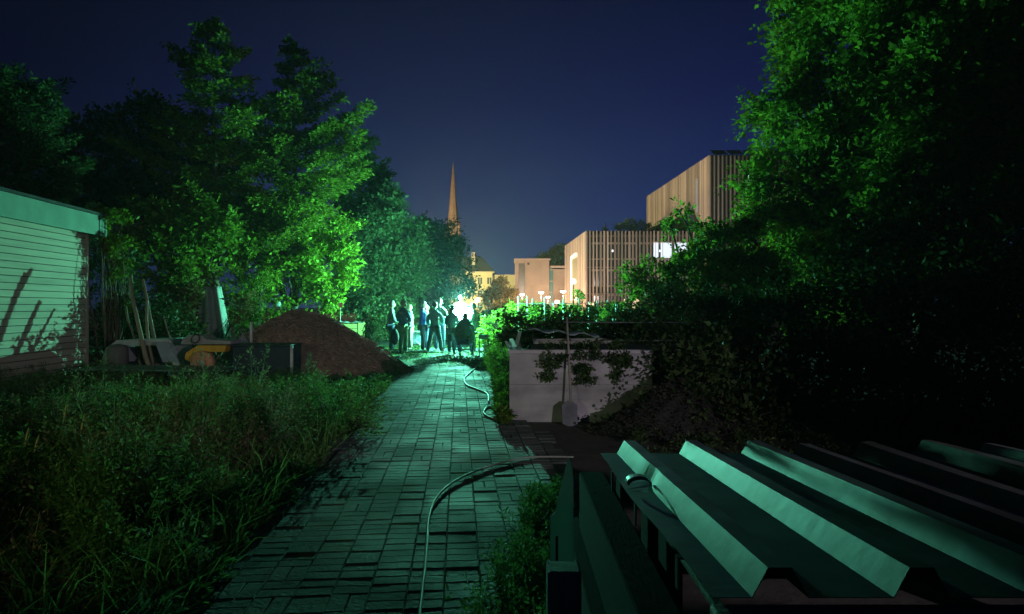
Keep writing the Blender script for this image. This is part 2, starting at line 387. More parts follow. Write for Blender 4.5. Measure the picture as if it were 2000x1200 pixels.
def weeds(name, n, region, hfun, M, k=26, leaf=.05, wid=.4, seed=1, branches=3, jit=.05, label=None, cat='weeds', lean=.35):
    rs = np.random.RandomState(seed); pts = []
    while len(pts) < n:
        p = region(rs)
        if p is not None: pts.append(p)
    pts = np.array(pts)
    h = np.array([hfun(x, y) for x, y in pts]) * (.55 + .6 * rs.rand(n))
    PS, DS, LS = [], [], []
    for b in range(branches):
        p = np.stack([pts[:, 0], pts[:, 1], np.full(n, .0)], 1) + rs.randn(n, 3) * .02
        d = nrm(np.stack([rs.randn(n) * lean, rs.randn(n) * lean, np.ones(n)], 1))
        if b: p[:, 2] += h * .3 * rs.rand(n)
        PS.append(p); DS.append(d); LS.append(h * (1 if b == 0 else .75))
    ps, ds, ls = np.concatenate(PS), np.concatenate(DS), np.concatenate(LS)
    V = leaves_on(ps, ds, ls, k, leaf, wid, jit, .18, rs, flat=.7)
    # stems
    w = .004; sd = nrm(np.cross(ds, np.array([0, 0, 1.0])) + 1e-3); e = ps + ds * ls[:, None]; e[:, 2] -= .18 * ls
    ST = np.stack([ps - sd * w, ps + sd * w, e + sd * w * .4, e - sd * w * .4], 1)
    V = np.concatenate([V, ST]); V[..., 2] = np.maximum(V[..., 2], .002)
    o = quads(name, V, M)
    return tag(o, label, cat, kind='stuff')
def grass(name, n, region, h0, M, seed, label, lean=.5, w=.006):
    rs = np.random.RandomState(seed); pts = []
    while len(pts) < n:
        p = region(rs)
        if p is not None: pts.append(p)
    pts = np.array(pts); h = h0 * (.4 + .9 * rs.rand(n, 1))
    p = np.concatenate([pts, np.zeros((n, 1))], 1)
    d = np.concatenate([rs.randn(n, 2) * lean, np.ones((n, 1))], 1); d = nrm(d)
    sd = nrm(np.concatenate([rs.randn(n, 2), np.zeros((n, 1))], 1)) * w
    m = p + d * h * .55; e = m + (d + np.concatenate([d[:, :2] * 1.2, -.35 * np.ones((n, 1))], 1)) * h * .45
    A = np.stack([p - sd, p + sd, m + sd * .8, m - sd * .8], 1); B = np.stack([m - sd * .8, m + sd * .8, e + sd * .1, e - sd * .1], 1)
    return tag(quads(name, np.concatenate([A, B]), M), label, 'grass', kind='stuff')
def reg_left(rs):
    Y = 1.6 + 11.2 * rs.rand() ** 1.25; x0 = pathx(-1.40, Y); x = x0 - abs(rs.rand()) * min(7.5, 1.2 + Y * .85)
    if Y > 9.0 and x > pathx(-1.9 - (Y - 9) * .25, Y): return None
    if x < pathx(-8.2, Y): return None
    return (x, Y)
def h_left(x, y):
    e = pathx(-1.4, y) - x
    return (1 - .42 * min(1, max(0, (y - 7.6) / 1.6))) * (.12 + .50 * min(1, e / .9)) * (.55 + .75 * clump(x, y)) * (1.15 + .25 * math.sin(x * 1.7 + y * 1.1) + .15 * math.sin(y * 2.9 - x))
def clump(x, y): return .5 + .5 * math.sin(x * 3.1 + 1.3 * math.sin(y * 1.9)) * math.sin(y * 2.3 + 1.1 * math.sin(x * 2.2))
def reg_left_c(rs):
    p = reg_left(rs); return p if p and clump(*p) > .36 + .2 * rs.rand() else None
def reg_tall(rs):
    p = reg_left(rs); return p if p and clump(*p) > .6 else None
weeds('tall_weeds', 260, reg_tall, lambda x, y: h_left(x, y) * 1.25 + .08, leafmat('leaf_tall_weed', (.05, .09, .05), (.20, .30, .12), .45, patch=2), 60, .04, .34, 17, 6, .05, label='taller feathery weeds standing above the rest on the left', lean=.3)
def reg_left_n(rs):
    p = reg_left(rs); return p if p and math.sin(p[0] * 2.3) * math.sin(p[1] * 1.7 + p[0]) > -.25 else None
weeds('weeds', 2600, reg_left_c, h_left, L_weed, 46, .042, .36, 11, 4, .055, label='tall leafy weeds filling the left side of the brick path')
weeds('low_weeds', 2200, reg_left, lambda x, y: .22, L_weed, 18, .055, .4, 16, 2, label='low leafy ground cover under the tall weeds on the left')
weeds('dry_weeds', 1500, reg_left_n, lambda x, y: h_left(x, y) * 1.12, L_dry, 20, .032, .5, 12, label='dry brownish weed heads among the green weeds on the left', cat='weeds')
grass('long_grass', 16000, reg_left, .46, L_weed, 13, 'long arching grass blades between the weeds left of the path')
def reg_gap(rs):
    Y = 8.5 + 8 * rs.rand(); return (pathx(-1.42 - 1.6 * rs.rand(), Y), Y)
grass('verge_grass', 7000, reg_gap, .13, L_weed, 14, 'short shaded grass between the bark heap and the path', .6, .005)
weeds('clover', 500, reg_gap, lambda x, y: .14, L_weed, 14, .05, .6, 15, 2, label='low leafy clover between the bark heap and the path')
SEED = mat('seed_head', (.34, .32, .10), .8, var=.3)
for i, (px_, py_, pb, lab) in enumerate(((130, 792, 118, 'tallest pale seed head among the left weeds'), (165, 815, 148, 'long yellow seed head leaning right among the weeds'), (55, 842, 52, 'short pale seed head nearest the left edge'), (75, 855, 70, 'bent narrow seed head beside the shortest one'), (128, 838, 122, 'brownish seed head between the two long ones'))):
    Y = 4.6 + .25 * i; t_ = P(px_, py_, Y); b0 = P(pb - 26, 900, Y); b0.z = 0
    rt = empty('grass_stalk', tuple(b0), lab, 'grass stalk', 'tall seeding grasses in the left weeds')
    e_ = t_ - b0; b = MB(); b.tube([(0, 0, 0), e_ * .5 + Vector((-.03, 0, 0)), e_], [.004, .003, .002], 5); b.build('stem', L_weed, rt)
    b = MB(); d_ = (e_ - e_ * .5).normalized(); b.tube([e_ - d_ * .13, e_ - d_ * .08, e_ - d_ * .02, e_ + d_ * .03], [.004, .011, .009, .002], 7); b.build('seed_head', SEED, rt)
def reg_r(rs):
    t = rs.rand(); Y = 2.5 + 2.9 * t
    return (-.27 + .42 * t + (.42 - .1 * t) * rs.rand() ** .7, Y)
weeds('path_weeds', 300, reg_r, lambda x, y: .40 if y < 3.7 else .22, L_weed, 22, .032, .36, 21, 2, .03, label='thin upright weeds growing through the pavers on the right')
def reg_strip(rs):
    Y = 8.6 + 9 * rs.rand(); a = .80 + .75 * rs.rand()
    return (min(pathx(a, Y), -.12 if Y < 13 else 9), Y) if not (a > 1.2 and Y < 9.5) else None
weeds('verge_weeds', 900, reg_strip, lambda x, y: .18 + .30 * min(1, (y - 8) / 5), L_broad, 22, .055, .5, 22, 3, .05, label='leafy weeds along the verge beside the concrete wall')
def reg_lawn(rs):
    Y = 17.2 + 9 * rs.rand(); return (-8 + 9.5 * rs.rand(), Y)
grass('lawn_grass', 17000, reg_lawn, .085, L_weed, 23, 'short bright grass of the lawn around the lit tower', .8, .008)
def reg_joint(rs):
    Y = 1.6 + 15 * rs.rand() ** 1.2; a = round((rs.rand() * 2.3 - 1.4) / .204) * .204 + .02 + .102 + rs.randn() * .006
    if abs(a) < .7 and rs.rand() < .6: return None
    x = pathx(a, Y)
    return (x, Y)
grass('joint_grass', 9000, reg_joint, .035, L_weed, 24, 'tiny grass tufts in the joints of the brick path', .6, .004)
def reg_right(rs):
    Y = 5.5 + 4.5 * rs.rand(); return (1.4 + 7 * rs.rand(), Y)
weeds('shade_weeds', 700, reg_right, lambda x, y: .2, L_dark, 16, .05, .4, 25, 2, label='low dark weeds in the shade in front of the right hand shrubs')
# ---------------------------------------------------------------- hoses
def spline(pts, n=10):
    pts = [Vector(p) for p in pts]; out = []
    for i in range(len(pts) - 1):
        p0, p1, p2, p3 = pts[max(i - 1, 0)], pts[i], pts[i + 1], pts[min(i + 2, len(pts) - 1)]
        for k in range(n):
            t = k / n
            out.append(.5 * ((2 * p1) + (p2 - p0) * t + (2 * p0 - 5 * p1 + 4 * p2 - p3) * t * t + (3 * p1 - p0 - 3 * p2 + p3) * t ** 3))
    out.append(pts[-1]); return out
def gp(px, py, z=.041):
    Y = (EYE - z) * F / (py - 600); return Vector(((px - 1000) / F * Y, Y, z))
M_hose = mat('hose_rubber', (.24, .25, .21), .5, var=.15)
def hose(pix, rad, label):
    mb = MB(); mb.tube(spline([gp(*p) for p in pix]), rad, 8); return tag(mb.build('garden_hose', M_hose), label, 'hose')
hose([(1120, 893), (1040, 893), (985, 902), (930, 920), (885, 942), (853, 972), (838, 1010), (834, 1060), (830, 1110), (824, 1160), (819, 1230), (830, 1420)], .0095, 'pale hose curving over the near pavers towards the bottom edge')
hose([(938, 708), (925, 722), (908, 738), (912, 752), (938, 763), (952, 770), (955, 786)], .016, 'bright wavy hose lying on the far end of the path')
hose([(962, 795), (950, 797), (945, 806), (951, 813), (964, 818), (975, 822)], .014, 'short loop of hose beside the verge weeds')

# ---------------------------------------------------------------- glowing moth tower
tw = empty('light_tower', (TOWER[0], TOWER[1], 0), 'glowing white gauze tower with pointed top behind the people', 'light tower')
M_gauze = emis('gauze_glow', TOWER_COL, TOWER_STRENGTH)
b = MB(); b.lathe((0, 0, 0), [(.385, .68), (.385, 1.60)], 12); b.build('gauze', M_gauze, tw)
b = MB(); b.lathe((0, 0, 0), [(.40, .14), (.385, .675)], 12); b.build('skirt', mat('skirt_cloth', (.10, .12, .13), .8), tw)
light('tower_lamp', 'POINT', (TOWER[0], TOWER[1] - .16, 1.95), 5000, TOWER_COL, .03)
b = MB(); b.tube([(0, 0, 1.80), (0, 0, 1.88)], .012, 6); b.build('lamp_holder', mat('hoop', (.1, .12, .12)), tw)
b = MB(); b.lathe((0, 0, 1.96), [(.02, -.09), (.05, -.05), (.06, 0), (.04, .05), (.01, .07)], 10); bulb = b.build('bulb', emis('bulb_glow', (.3, 1, .6), 6), tw)
b = MB(); b.lathe((0, 0, 0), [(.40, 1.625), (.22, 1.70), (.02, 1.80)], 12); b.build('roof_cone', emis('cone_glow', (.45, 1, .45), 2.2), tw)
b = MB(); b.lathe((0, 0, 0), [(.39, 1.58), (.43, 1.585), (.43, 1.635), (.39, 1.64)], 16); b.build('hoop', mat('hoop', (.1, .12, .12), .6), tw)
for k in range(3): b = MB(); b.tube([(.38 * math.cos(k * 2.09), .38 * math.sin(k * 2.09), 0), (.38 * math.cos(k * 2.09), .38 * math.sin(k * 2.09), .12)], .012, 6); b.build('foot', mat('hoop', (.1, .12, .12)), tw)

b = MB(); b.box((-2.1, 23.5, .03), (2.6, 1.8, .012)); tag(b.build('ground_sheet', mat('grey_sheet_cloth', (.10, .12, .14), .8, var=.06, bump=.5, scale=2)), 'pale cloth spread on the grass under the glowing tower', 'ground sheet')
b = MB()
for i in range(9): b.box((-6.9 + i * .52, 22.4 + .07 * (i % 2), .035), (.49, .5, .05), rz=rnd.uniform(-.04, .04))
tag(b.build('slab_walk', mat('pale_concrete', (.12, .12, .11), .75, bump=.3, scale=8), bevel=.006), kind='structure')

# ---------------------------------------------------------------- people
def skinned(verts, edges, radii, sub=1):
    me = bpy.data.meshes.new('tmp'); me.from_pydata([tuple(v) for v in verts], edges, [])
    o = bpy.data.objects.new('tmp', me); COL.objects.link(o)
    sk = o.modifiers.new('s', 'SKIN'); sk.use_smooth_shade = True; sk.branch_smoothing = .6
    for i, r in enumerate(radii): me.skin_vertices[0].data[i].radius = r if hasattr(r, '__len__') else (r, r)
    me.skin_vertices[0].data[0].use_root = True
    if sub: ss = o.modifiers.new('u', 'SUBSURF'); ss.levels = sub
    dg = bpy.context.evaluated_depsgraph_get(); dg.update()
    ev = o.evaluated_get(dg); out = bpy.data.meshes.new_from_object(ev, depsgraph=dg)
    bpy.data.objects.remove(o); bpy.data.meshes.remove(me)
    return out
SKIN = [mat('skin_tone', (.28, .18, .13), .55, var=.08), mat('eye_dark', (.03, .02, .02), .3), mat('lip', (.35, .13, .12), .5)]
def head_geo(mb, M, hair=False):
    nu, nv = 20, 14; vs = []
    for j in range(nv + 1):
        ph = math.pi * j / nv
        for i in range(nu):
            th = 2 * math.pi * i / nu
            x, y, z = math.sin(ph) * math.cos(th), math.sin(ph) * math.sin(th), math.cos(ph)
            k = 1.0 if z > -.1 else 1 + (z + .1) * .30     # jaw narrows
            X, Y_, Z = x * .076 * k, y * .096 * (k if y < 0 else 1 - .06 * (z < -.5)), z * .122
            if hair: X *= 1.1; Y_ = Y_ * 1.1 - .006; Z *= 1.08
            elif y > .5:
                fx = math.exp(-(x / .16) ** 2)
                Y_ += .020 * fx * math.exp(-((z + .12) / .16) ** 2)      # nose
                Y_ -= .010 * (math.exp(-((abs(x) - .36) / .17) ** 2)) * math.exp(-((z - .06) / .10) ** 2)  # sockets
                Y_ += .006 * math.exp(-(x / .3) ** 2) * math.exp(-((z + .45) / .09) ** 2)
                Y_ += .008 * math.exp(-(x / .3) ** 2) * math.exp(-((z + .82) / .12) ** 2)
            vs.append(M @ Vector((X, Y_, Z)))
    fs = []
    for j in range(nv):
        for i in range(nu):
            f = (j * nu + i, (j + 1) * nu + i, (j + 1) * nu + (i + 1) % nu, j * nu + (i + 1) % nu)
            if hair:
                ph = math.pi * (j + .5) / nv; th = 2 * math.pi * (i + .5) / nu; z = math.cos(ph); y = math.sin(ph) * math.sin(th)
                if not (z > .45 or (y < .15 and z > -.45)): continue
            fs.append(f)
    mb.add(vs, fs, 0, True)
    if not hair:
        for s in (-1, 1):
            mb.lathe(M @ Vector((s * .029, .086, .008)), [(.004, -.006), (.012, 0), (.004, .006)], 8, 1, axis=(M.to_3x3() @ Vector((0, 1, 0))))
            mb.tube([M @ Vector((s * .076, -.005, -.03)), M @ Vector((s * .083, -.012, 0)), M @ Vector((s * .082, -.016, .028))], [.006, .015, .010], 6, 0)
        mb.tube([M @ Vector((-.022, .092, -.058)), M @ Vector((0, .097, -.056)), M @ Vector((.022, .092, -.058))], [.003, .006, .003], 6, 2)
def person(label, x, Y, face, h, top, legs, hairc, pose=None, coat=False, skirt=None, seated=False, group='people gathered around the lit tower', hairlong=False):
    p = dict(sp=.11, fl=0, fr=0, armL=((-.25, .02, 1.14), (-.24, .10, .90)), armR=((.25, .02, 1.14), (.24, .10, .90)), lean=0, headyaw=0, headpitch=-.15, kneeL=None, kneeR=None)
    p.update(pose or {})
    s = h / 1.75
    if seated:
        pel = Vector((0, 0, .50)); dz = -.45
    else: pel = Vector((0, 0, .95)); dz = 0
    ln = p['lean']
    def up(v):   # torso lean about pelvis
        v = Vector(v) + Vector((0, 0, dz)); return pel + Matrix.Rotation(-ln, 3, 'X') @ (v - pel)
    J = {}
    J['pel'] = pel; J['waist'] = up((0, .0, 1.10)); J['chest'] = up((0, .01, 1.32)); J['nb'] = up((0, -.005, 1.46)); J['neck'] = up((0, .015, 1.535)); J['head'] = up((0, .03, 1.60))
    for sd, n in ((-1, 'L'), (1, 'R')):
        J['sh' + n] = up((sd * .185, -.005, 1.41)); e, w = p['arm' + n]
        J['el' + n] = up(e); J['wr' + n] = up(w)
        off = p['fl'] if n == 'L' else p['fr']
        if seated:
            J['hip' + n] = Vector((sd * .10, .03, .49)); J['kn' + n] = Vector((sd * .19, .40, .50)); J['an' + n] = Vector((sd * .19, .36, .09)); J['to' + n] = Vector((sd * .21, .52, .035))
        else:
            J['hip' + n] = Vector((sd * .095, 0, .90)); J['kn' + n] = Vector((sd * (.07 + p['sp']) * .62 + 0, .03 + off * .5, .50)); J['an' + n] = Vector((sd * p['sp'] * 1.15, off, .09)); J['to' + n] = Vector((sd * (p['sp'] * 1.15 + .04), off + .15, .035))
    def grow(chain_edges, rad, fat=0):
        names = []
        for a, b_ in chain_edges:
            for q in (a, b_):
                if q not in names: names.append(q)
        V = [J[n] * s for n in names]; E = [(names.index(a), names.index(b_)) for a, b_ in chain_edges]
        return skinned(V, E, [((rad[n][0] + fat) * s, (rad[n][1] + fat) * s) if hasattr(rad[n], '__len__') else (rad[n] + fat) * s for n in names])
    for n in 'LR':   # hand: palm, four fingers, thumb
        el, wr = J['el' + n], J['wr' + n]; d = (wr - el).normalized(); sd = -1 if n == 'L' else 1
        side = d.cross(Vector((sd, .3, .1))).normalized(); side2 = side
        pn = d.cross(side).normalized()
        J['pa' + n] = wr + d * .05
        for i in range(4):
            o_ = side2 * (i - 1.5) * .019; kn = wr + d * .092 + o_; L = (.030, .035, .033, .026)[i]
            J['f%d%s' % (i, n)] = kn; J['g%d%s' % (i, n)] = kn + (d + pn * .25).normalized() * L; J['h%d%s' % (i, n)] = kn + (d + pn * .25).normalized() * L + (d + pn * .8).normalized() * L
        J['t0' + n] = wr + d * .03 + side2 * -.034; J['t1' + n] = J['t0' + n] + (d * .6 - side2 * .7 + pn * .3).normalized() * .036; J['t2' + n] = J['t1' + n] + (d + pn * .2).normalized() * .028
    rad = dict(pel=(.145, .105), waist=(.145, .105), chest=(.165, .115), nb=(.10, .085), neck=.055, head=.055)
    body_e = [('pel', 'waist'), ('waist', 'chest'), ('chest', 'nb'), ('nb', 'neck'), ('neck', 'head')]
    for n in 'LR':
        rad.update({'sh' + n: .062, 'el' + n: .042, 'wr' + n: .028, 'pa' + n: (.036, .018), 'hip' + n: .088, 'kn' + n: .058, 'an' + n: .038, 'to' + n: .032, 't0' + n: .012, 't1' + n: .010, 't2' + n: .008})
        body_e += [('chest', 'sh' + n), ('sh' + n, 'el' + n), ('el' + n, 'wr' + n), ('wr' + n, 'pa' + n), ('pel', 'hip' + n), ('hip' + n, 'kn' + n), ('kn' + n, 'an' + n), ('an' + n, 'to' + n), ('wr' + n, 't0' + n), ('t0' + n, 't1' + n), ('t1' + n, 't2' + n)]
        for i in range(4):
            rad.update({'f%d%s' % (i, n): .0095, 'g%d%s' % (i, n): .0085, 'h%d%s' % (i, n): .007})
            body_e += [('pa' + n, 'f%d%s' % (i, n)), ('f%d%s' % (i, n), 'g%d%s' % (i, n)), ('g%d%s' % (i, n), 'h%d%s' % (i, n))]
    me = grow(body_e, rad)
    bm = bmesh.new(); bm.from_mesh(me)
    mb = MB(); hp = J['head'] * s + Vector((0, .01, .105)) * s
    HM = Matrix.Translation(hp) @ Matrix.Rotation(p['headyaw'], 4, 'Z') @ Matrix.Rotation(p['headpitch'], 4, 'X') @ Matrix.Scale(s * 1.08, 4)
    head_geo(mb, HM); tmp = bpy.data.meshes.new('t'); tmp.from_pydata(mb.v, [], mb.f); tmp.polygons.foreach_set('material_index', mb.m); tmp.polygons.foreach_set('use_smooth', mb.sm)
    bm.from_mesh(tmp); bm.to_mesh(me); bm.free()
    rz = R(face) - R(90)
    o = link('person', me, SKIN, None, (x, Y, .0), (0, 0, rz)); tag(o, label, 'person', group)
    me.polygons.foreach_set('use_smooth', [True] * len(me.polygons))
    hb = MB(); head_geo(hb, HM, True)
    if hairlong: hb.tube([HM @ Vector((0, -.06, .03)), HM @ Vector((0, -.085, -.08)), HM @ Vector((0, -.07, -.20))], [.06, .075, .035], 8)
    hb.build('hair', mat('hair_' + hairc[0], hairc[1], .6), o)
    te = [('nb', 'neck'), ('chest', 'waist'), ('chest', 'nb'), ('waist', 'pel')]
    tr = dict(rad); tr['nb'] = (.082, .07); tr['neck'] = .038
    for n in 'LR': te += [('chest', 'sh' + n), ('sh' + n, 'el' + n), ('el' + n, 'wr' + n)]
    if coat and not seated:
        J['hem'] = Vector((0, 0, .70)); tr['hem'] = (.18, .14); te += [('pel', 'hem')]
    J['hem0'] = Vector((0, 0, .86 if not seated else .50)); tr['hem0'] = (.165, .125); te.append(('pel', 'hem0'))
    m1 = grow(te, tr, .036 + p.get('fat', 0)); link('jacket', m1, mat(top[0], top[1], .85, bump=.4, scale=9), o)
    if skirt:
        J['sk'] = Vector((0, .0, .45)); tr2 = dict(rad); tr2['sk'] = (.20, .17); J['hp'] = Vector((0, 0, .80)); tr2['hp'] = (.17, .135)
        link('skirt', grow([('pel', 'hp'), ('hp', 'sk')], tr2, .02), mat(skirt[0], skirt[1], .85, bump=.3), o)
    le = []
    for n in 'LR': le += [('pel', 'hip' + n), ('hip' + n, 'kn' + n), ('kn' + n, 'an' + n)]
    lr = dict(rad)
    for n in 'LR': lr['an' + n] = .05
    link('trousers', grow(le, lr, .026), mat(legs[0], legs[1], .85, bump=.3, scale=9), o)
    for n in 'LR':
        a, t = J['an' + n], J['to' + n]; d = (t - a); d.z = 0; d = d.normalized()
        J['heel'] = Vector((a.x, a.y, .045)) - d * .05; J['mid'] = Vector((a.x, a.y, .05)) + d * .06; J['toe'] = Vector((t.x, t.y, .04)) + d * .05
        link('shoe', grow([('heel', 'mid'), ('mid', 'toe')], dict(heel=.036, mid=.042, toe=.034), .0), mat('shoe_leather', (.04, .035, .03), .5), o)
    return o
NAVY = ('navy_jacket', (.05, .09, .17)); KHAKI = ('khaki', (.26, .27, .18)); GREY = ('grey_coat', (.16, .18, .20)); JEANS = ('jeans', (.09, .13, .22)); BLACK = ('black_cloth', (.06, .07, .08))
H_grey = ('grey', (.2, .19, .18)); H_dark = ('dark', (.04, .03, .02)); H_fair = ('fair', (.16, .12, .07)); H_brown = ('brown', (.10, .06, .035))
fold = dict(armL=((-.25, .06, 1.13), (-.02, .24, 1.16)), armR=((.25, .06, 1.13), (.03, .27, 1.12)))
hold = dict(armL=((-.24, .05, 1.13), (-.14, .30, 1.18)), armR=((.24, .05, 1.13), (.12, .30, 1.22)))
def X(px, Y): return (px - 1000) / F * Y
# face: heading in degrees, 90 = away from the camera, 0 = towards the right
person('person in grey coat and jeans, arms folded, leftmost of the group', X(764, 23.0), 23.0, 20, 1.74, GREY, JEANS, H_grey, dict(sp=.09, **fold), coat=True)
person('person seen from behind in navy jacket and pale khaki trousers', X(787, 22.0), 22.0, 68, 1.76, NAVY, KHAKI, H_fair, dict(sp=.085, **fold, headyaw=-.7))
person('shorter person mostly hidden behind the one in khaki trousers', X(802, 23.8), 23.8, 200, 1.62, ('pale_shirt', (.12, .16, .11)), KHAKI, H_brown, hold)
person('person in blue jacket and dark trousers standing sideways beside the folding table', X(825, 22.8), 22.8, 10, 1.72, ('blue_jacket', (.04, .10, .42)), ('dark_trousers', (.07, .06, .09)), H_grey, dict(sp=.08, **hold))
person('person in patterned shirt facing left beside the blue jacket', X(834, 23.2), 23.2, 190, 1.60, ('patterned_shirt', (.12, .11, .06)), JEANS, H_brown, dict(sp=.09, **hold))
person('person with legs apart seen from behind in dark sweater', X(849, 21.9), 21.9, 84, 1.70, ('teal_sweater', (.10, .20, .20)), ('dark_jeans', (.09, .12, .14)), H_dark, dict(sp=.22, armR=((.28, .06, 1.14), (.20, .27, 1.10)), armL=((-.27, .05, 1.14), (-.22, .2, .98)), headyaw=-.5))
person('tall person in pale shirt facing the camera behind the group', X(859, 22.9), 22.9, 265, 1.82, ('pale_shirt2', (.05, .07, .055)), JEANS, H_fair, hold)
person('person in long dark coat and skirt left of the glowing tower', X(882, 21.7), 21.7, 80, 1.58, ('dark_coat', (.09, .15, .17)), BLACK, H_dark, dict(sp=.08, lean=.06, **fold), coat=True, skirt=BLACK, hairlong=True)
person('broad person sitting on a stool with back to the camera', X(905, 20.9), 20.9, 82, 1.84, ('olive_jacket', (.15, .22, .17)), JEANS, H_dark, dict(lean=.34, headpitch=-.30, fat=.05, armL=((-.25, .10, 1.15), (-.16, .32, 1.02)), armR=((.25, .10, 1.15), (.16, .32, 1.02))), seated=True)
person('slender person standing right of the glowing tower with hands together', X(927, 22.9), 22.9, 175, 1.66, ('green_cardigan', (.10, .16, .10)), ('grey_trousers', (.14, .16, .15)), H_brown, dict(sp=.07, **hold))
# folding stool under the sitter
st = empty('folding_stool', (X(905, 20.9), 20.88, 0), 'folding stool with crossed metal legs under the seated person', 'stool')
b = MB(); b.box((0, 0, .395), (.46, .36, .03)); b.build('seat', mat('green_canvas', (.06, .09, .07), .9), st, bevel=.008)
for sx in (-1, 1):
    b = MB(); b.tube([(-.24 * sx, -.17, .38), (.26 * sx, -.17, 0)], .011, 6); b.tube([(-.24 * sx, .17, .38), (.26 * sx, .17, 0)], .011, 6); b.tube([(.26 * sx, -.17, .012), (.26 * sx, .17, .012)], .011, 6)
    b.build('leg', mat('tube_steel', (.5, .5, .5), .35, .8), st)
# folding table with X legs
ft = empty('folding_table', (X(812, 24.6), 24.6, 0), 'pale folding table with crossed legs standing behind the group', 'table')
b = MB(); b.box((0, 0, .66), (1.0, .55, .03)); b.build('tabletop', mat('table_plastic', (.2, .24, .24), .5), ft, bevel=.006)
for sy in (-1, 1):
    for sx in (-1, 1):
        b = MB(); b.tube([(-.44 * sx, .22 * sy, .645), (.44 * sx, .22 * sy, 0)], .013, 6); b.build('leg', mat('tube_steel', (.5, .5, .5), .35, .8), ft)
b = MB(); b.box((0, .0, .40), (.7, .02, .4)); b.build('cloth_panel', mat('panel_cloth', (.10, .16, .18)), ft)
# small barrow-like side table with tray and things
ct = empty('side_table', (X(945, 20.4), 20.4, 0), 'small side table with a tray beside the bright bush', 'table')
b = MB(); b.box((0, 0, .60), (.34, .30, .02)); b.build('tabletop', mat('grey_wood', (.28, .27, .24), .8, stretch=(1, 6, 1)), ct)
b = MB(); b.box((0, 0, .22), (.32, .28, .02)); b.build('shelf', mat('grey_wood', (.28, .27, .24)), ct)
for sx in (-1, 1):
    for sy in (-1, 1):
        b = MB(); b.box((sx * .15, sy * .13, .295), (.025, .025, .59)); b.build('leg', mat('grey_wood', (.28, .27, .24)), ct)
b = MB()
b.box((0, 0, .625), (.32, .26, .02)); b.box((-.155, 0, .67), (.012, .26, .10)); b.box((.155, 0, .67), (.012, .26, .10)); b.box((0, -.125, .67), (.30, .012, .10)); b.box((0, .125, .67), (.30, .012, .10))
tag(b.build('plastic_crate', mat('blue_plastic', (.25, .5, .62), .4), None, (X(945, 20.4), 20.4, 0)), 'light blue open crate on the small side table', 'crate')
b = MB(); b.lathe((X(947, 20.3), 20.3, .235), [(.05, 0), (.055, .10), (.05, .17), (.02, .20), (.02, .23)], 12); tag(b.build('jar', mat('pale_glass', (.55, .6, .5), .2)), 'pale jar on the lower shelf of the side table', 'jar')
# tripod with black bag, bag on the ground
tr = empty('tripod', (X(771, 21.3), 21.3, 0), 'thin black tripod carrying a dark net bag before the group', 'tripod')
for k in range(3):
    b = MB(); b.tube([(0, 0, .42), (.13 * math.cos(k * 2.09 + .4), .13 * math.sin(k * 2.09 + .4), 0)], .007, 6); b.build('leg', mat('black_metal', (.02, .02, .02), .4), tr)
b = MB(); b.tube([(0, 0, .38), (0, 0, .62)], .008, 6); b.build('column', mat('black_metal', (.02, .02, .02)), tr)
b = MB(); b.lathe((0, 0, .0), [(.02, .34), (.11, .42), (.15, .56), (.13, .72), (.06, .85), (.01, .88)], 14); 
tag(b.build('net_bag', mat('black_net', (.02, .022, .025), .9, bump=.5), None, (X(771, 21.3), 21.3, 0)), 'dark oval net bag hanging on the thin tripod', 'bag')
b = MB()
rr = random.Random(5)
for q, (x, y, s_) in enumerate(((0, 0, .17), (.2, .05, .12), (-.15, .1, .11))):
    b.lathe((x, y, 0), [(s_ * .9, 0), (s_ * 1.1, s_ * .4), (s_ * .9, s_ * .9), (s_ * .4, s_ * 1.25), (.01, s_ * 1.3)], 12)
tag(b.build('bag', mat('brown_canvas', (.22, .16, .10), .9, bump=.6), None, (X(745, 21.6), 21.6, 0.01)), 'crumpled brown bag on the grass left of the group', 'bag')

# ---------------------------------------------------------------- bark heap
def heap(name, label, cat, c, rx, ry, h, M, M2, n, chip, seed, pw=1.25, skew=0, cm=None, power=1.1):
    rs = np.random.RandomState(seed); r = random.Random(seed)
    N = 46; mb = MB(); vs = []
    def H(u, v):
        d = math.sqrt(u * u + v * v)
        return h * max(0, 1 - d ** pw) ** power * (1 + .08 * math.sin(5 * u + 2) + .06 * math.sin(7 * v + 3 * u)) + (.028 * math.sin(17 * u + 3) * math.sin(15 * v) + .018 * math.sin(31 * u + 2 * v) * math.sin(27 * v + u)) * (1 if d < 1 else 0)
    for j in range(N + 1):
        for i in range(N + 1):
            u, v = -1.05 + 2.1 * i / N, -1.05 + 2.1 * j / N
            vs.append((rx * u + skew * H(u, v), ry * v, H(u, v) + (-.03 if u * u + v * v > 1 else .0) + r.gauss(0, .008)))
    mb.add(vs, [(j * (N + 1) + i, j * (N + 1) + i + 1, (j + 1) * (N + 1) + i + 1, (j + 1) * (N + 1) + i) for j in range(N) for i in range(N)], 0, True)
    # loose chips on the surface belong to the same mesh
    for _ in range(n):
        a = r.random() * 2 * math.pi; d = math.sqrt(r.random()) * 1.02; u, v = d * math.cos(a), d * math.sin(a)
        z = max(H(u, v), 0) + .012; p = Vector((rx * u + skew * H(u, v), ry * v, z)); q = Matrix.Rotation(r.random() * 6.28, 3, 'Z') @ Matrix.Rotation(r.uniform(-.9, .9), 3, 'X')
        l, w = chip * r.uniform(.5, 1.6), chip * r.uniform(.3, .7)
        mb.add([p + q @ Vector((x, y, zz)) for x, y, zz in ((-l, -w, 0), (l, -w * .6, .006), (l * .8, w, 0), (-l, w * .7, .008))], [(0, 1, 2, 3)], 1)
    o = mb.build(name, [M, M2], None, c); return tag(o, label, cat)
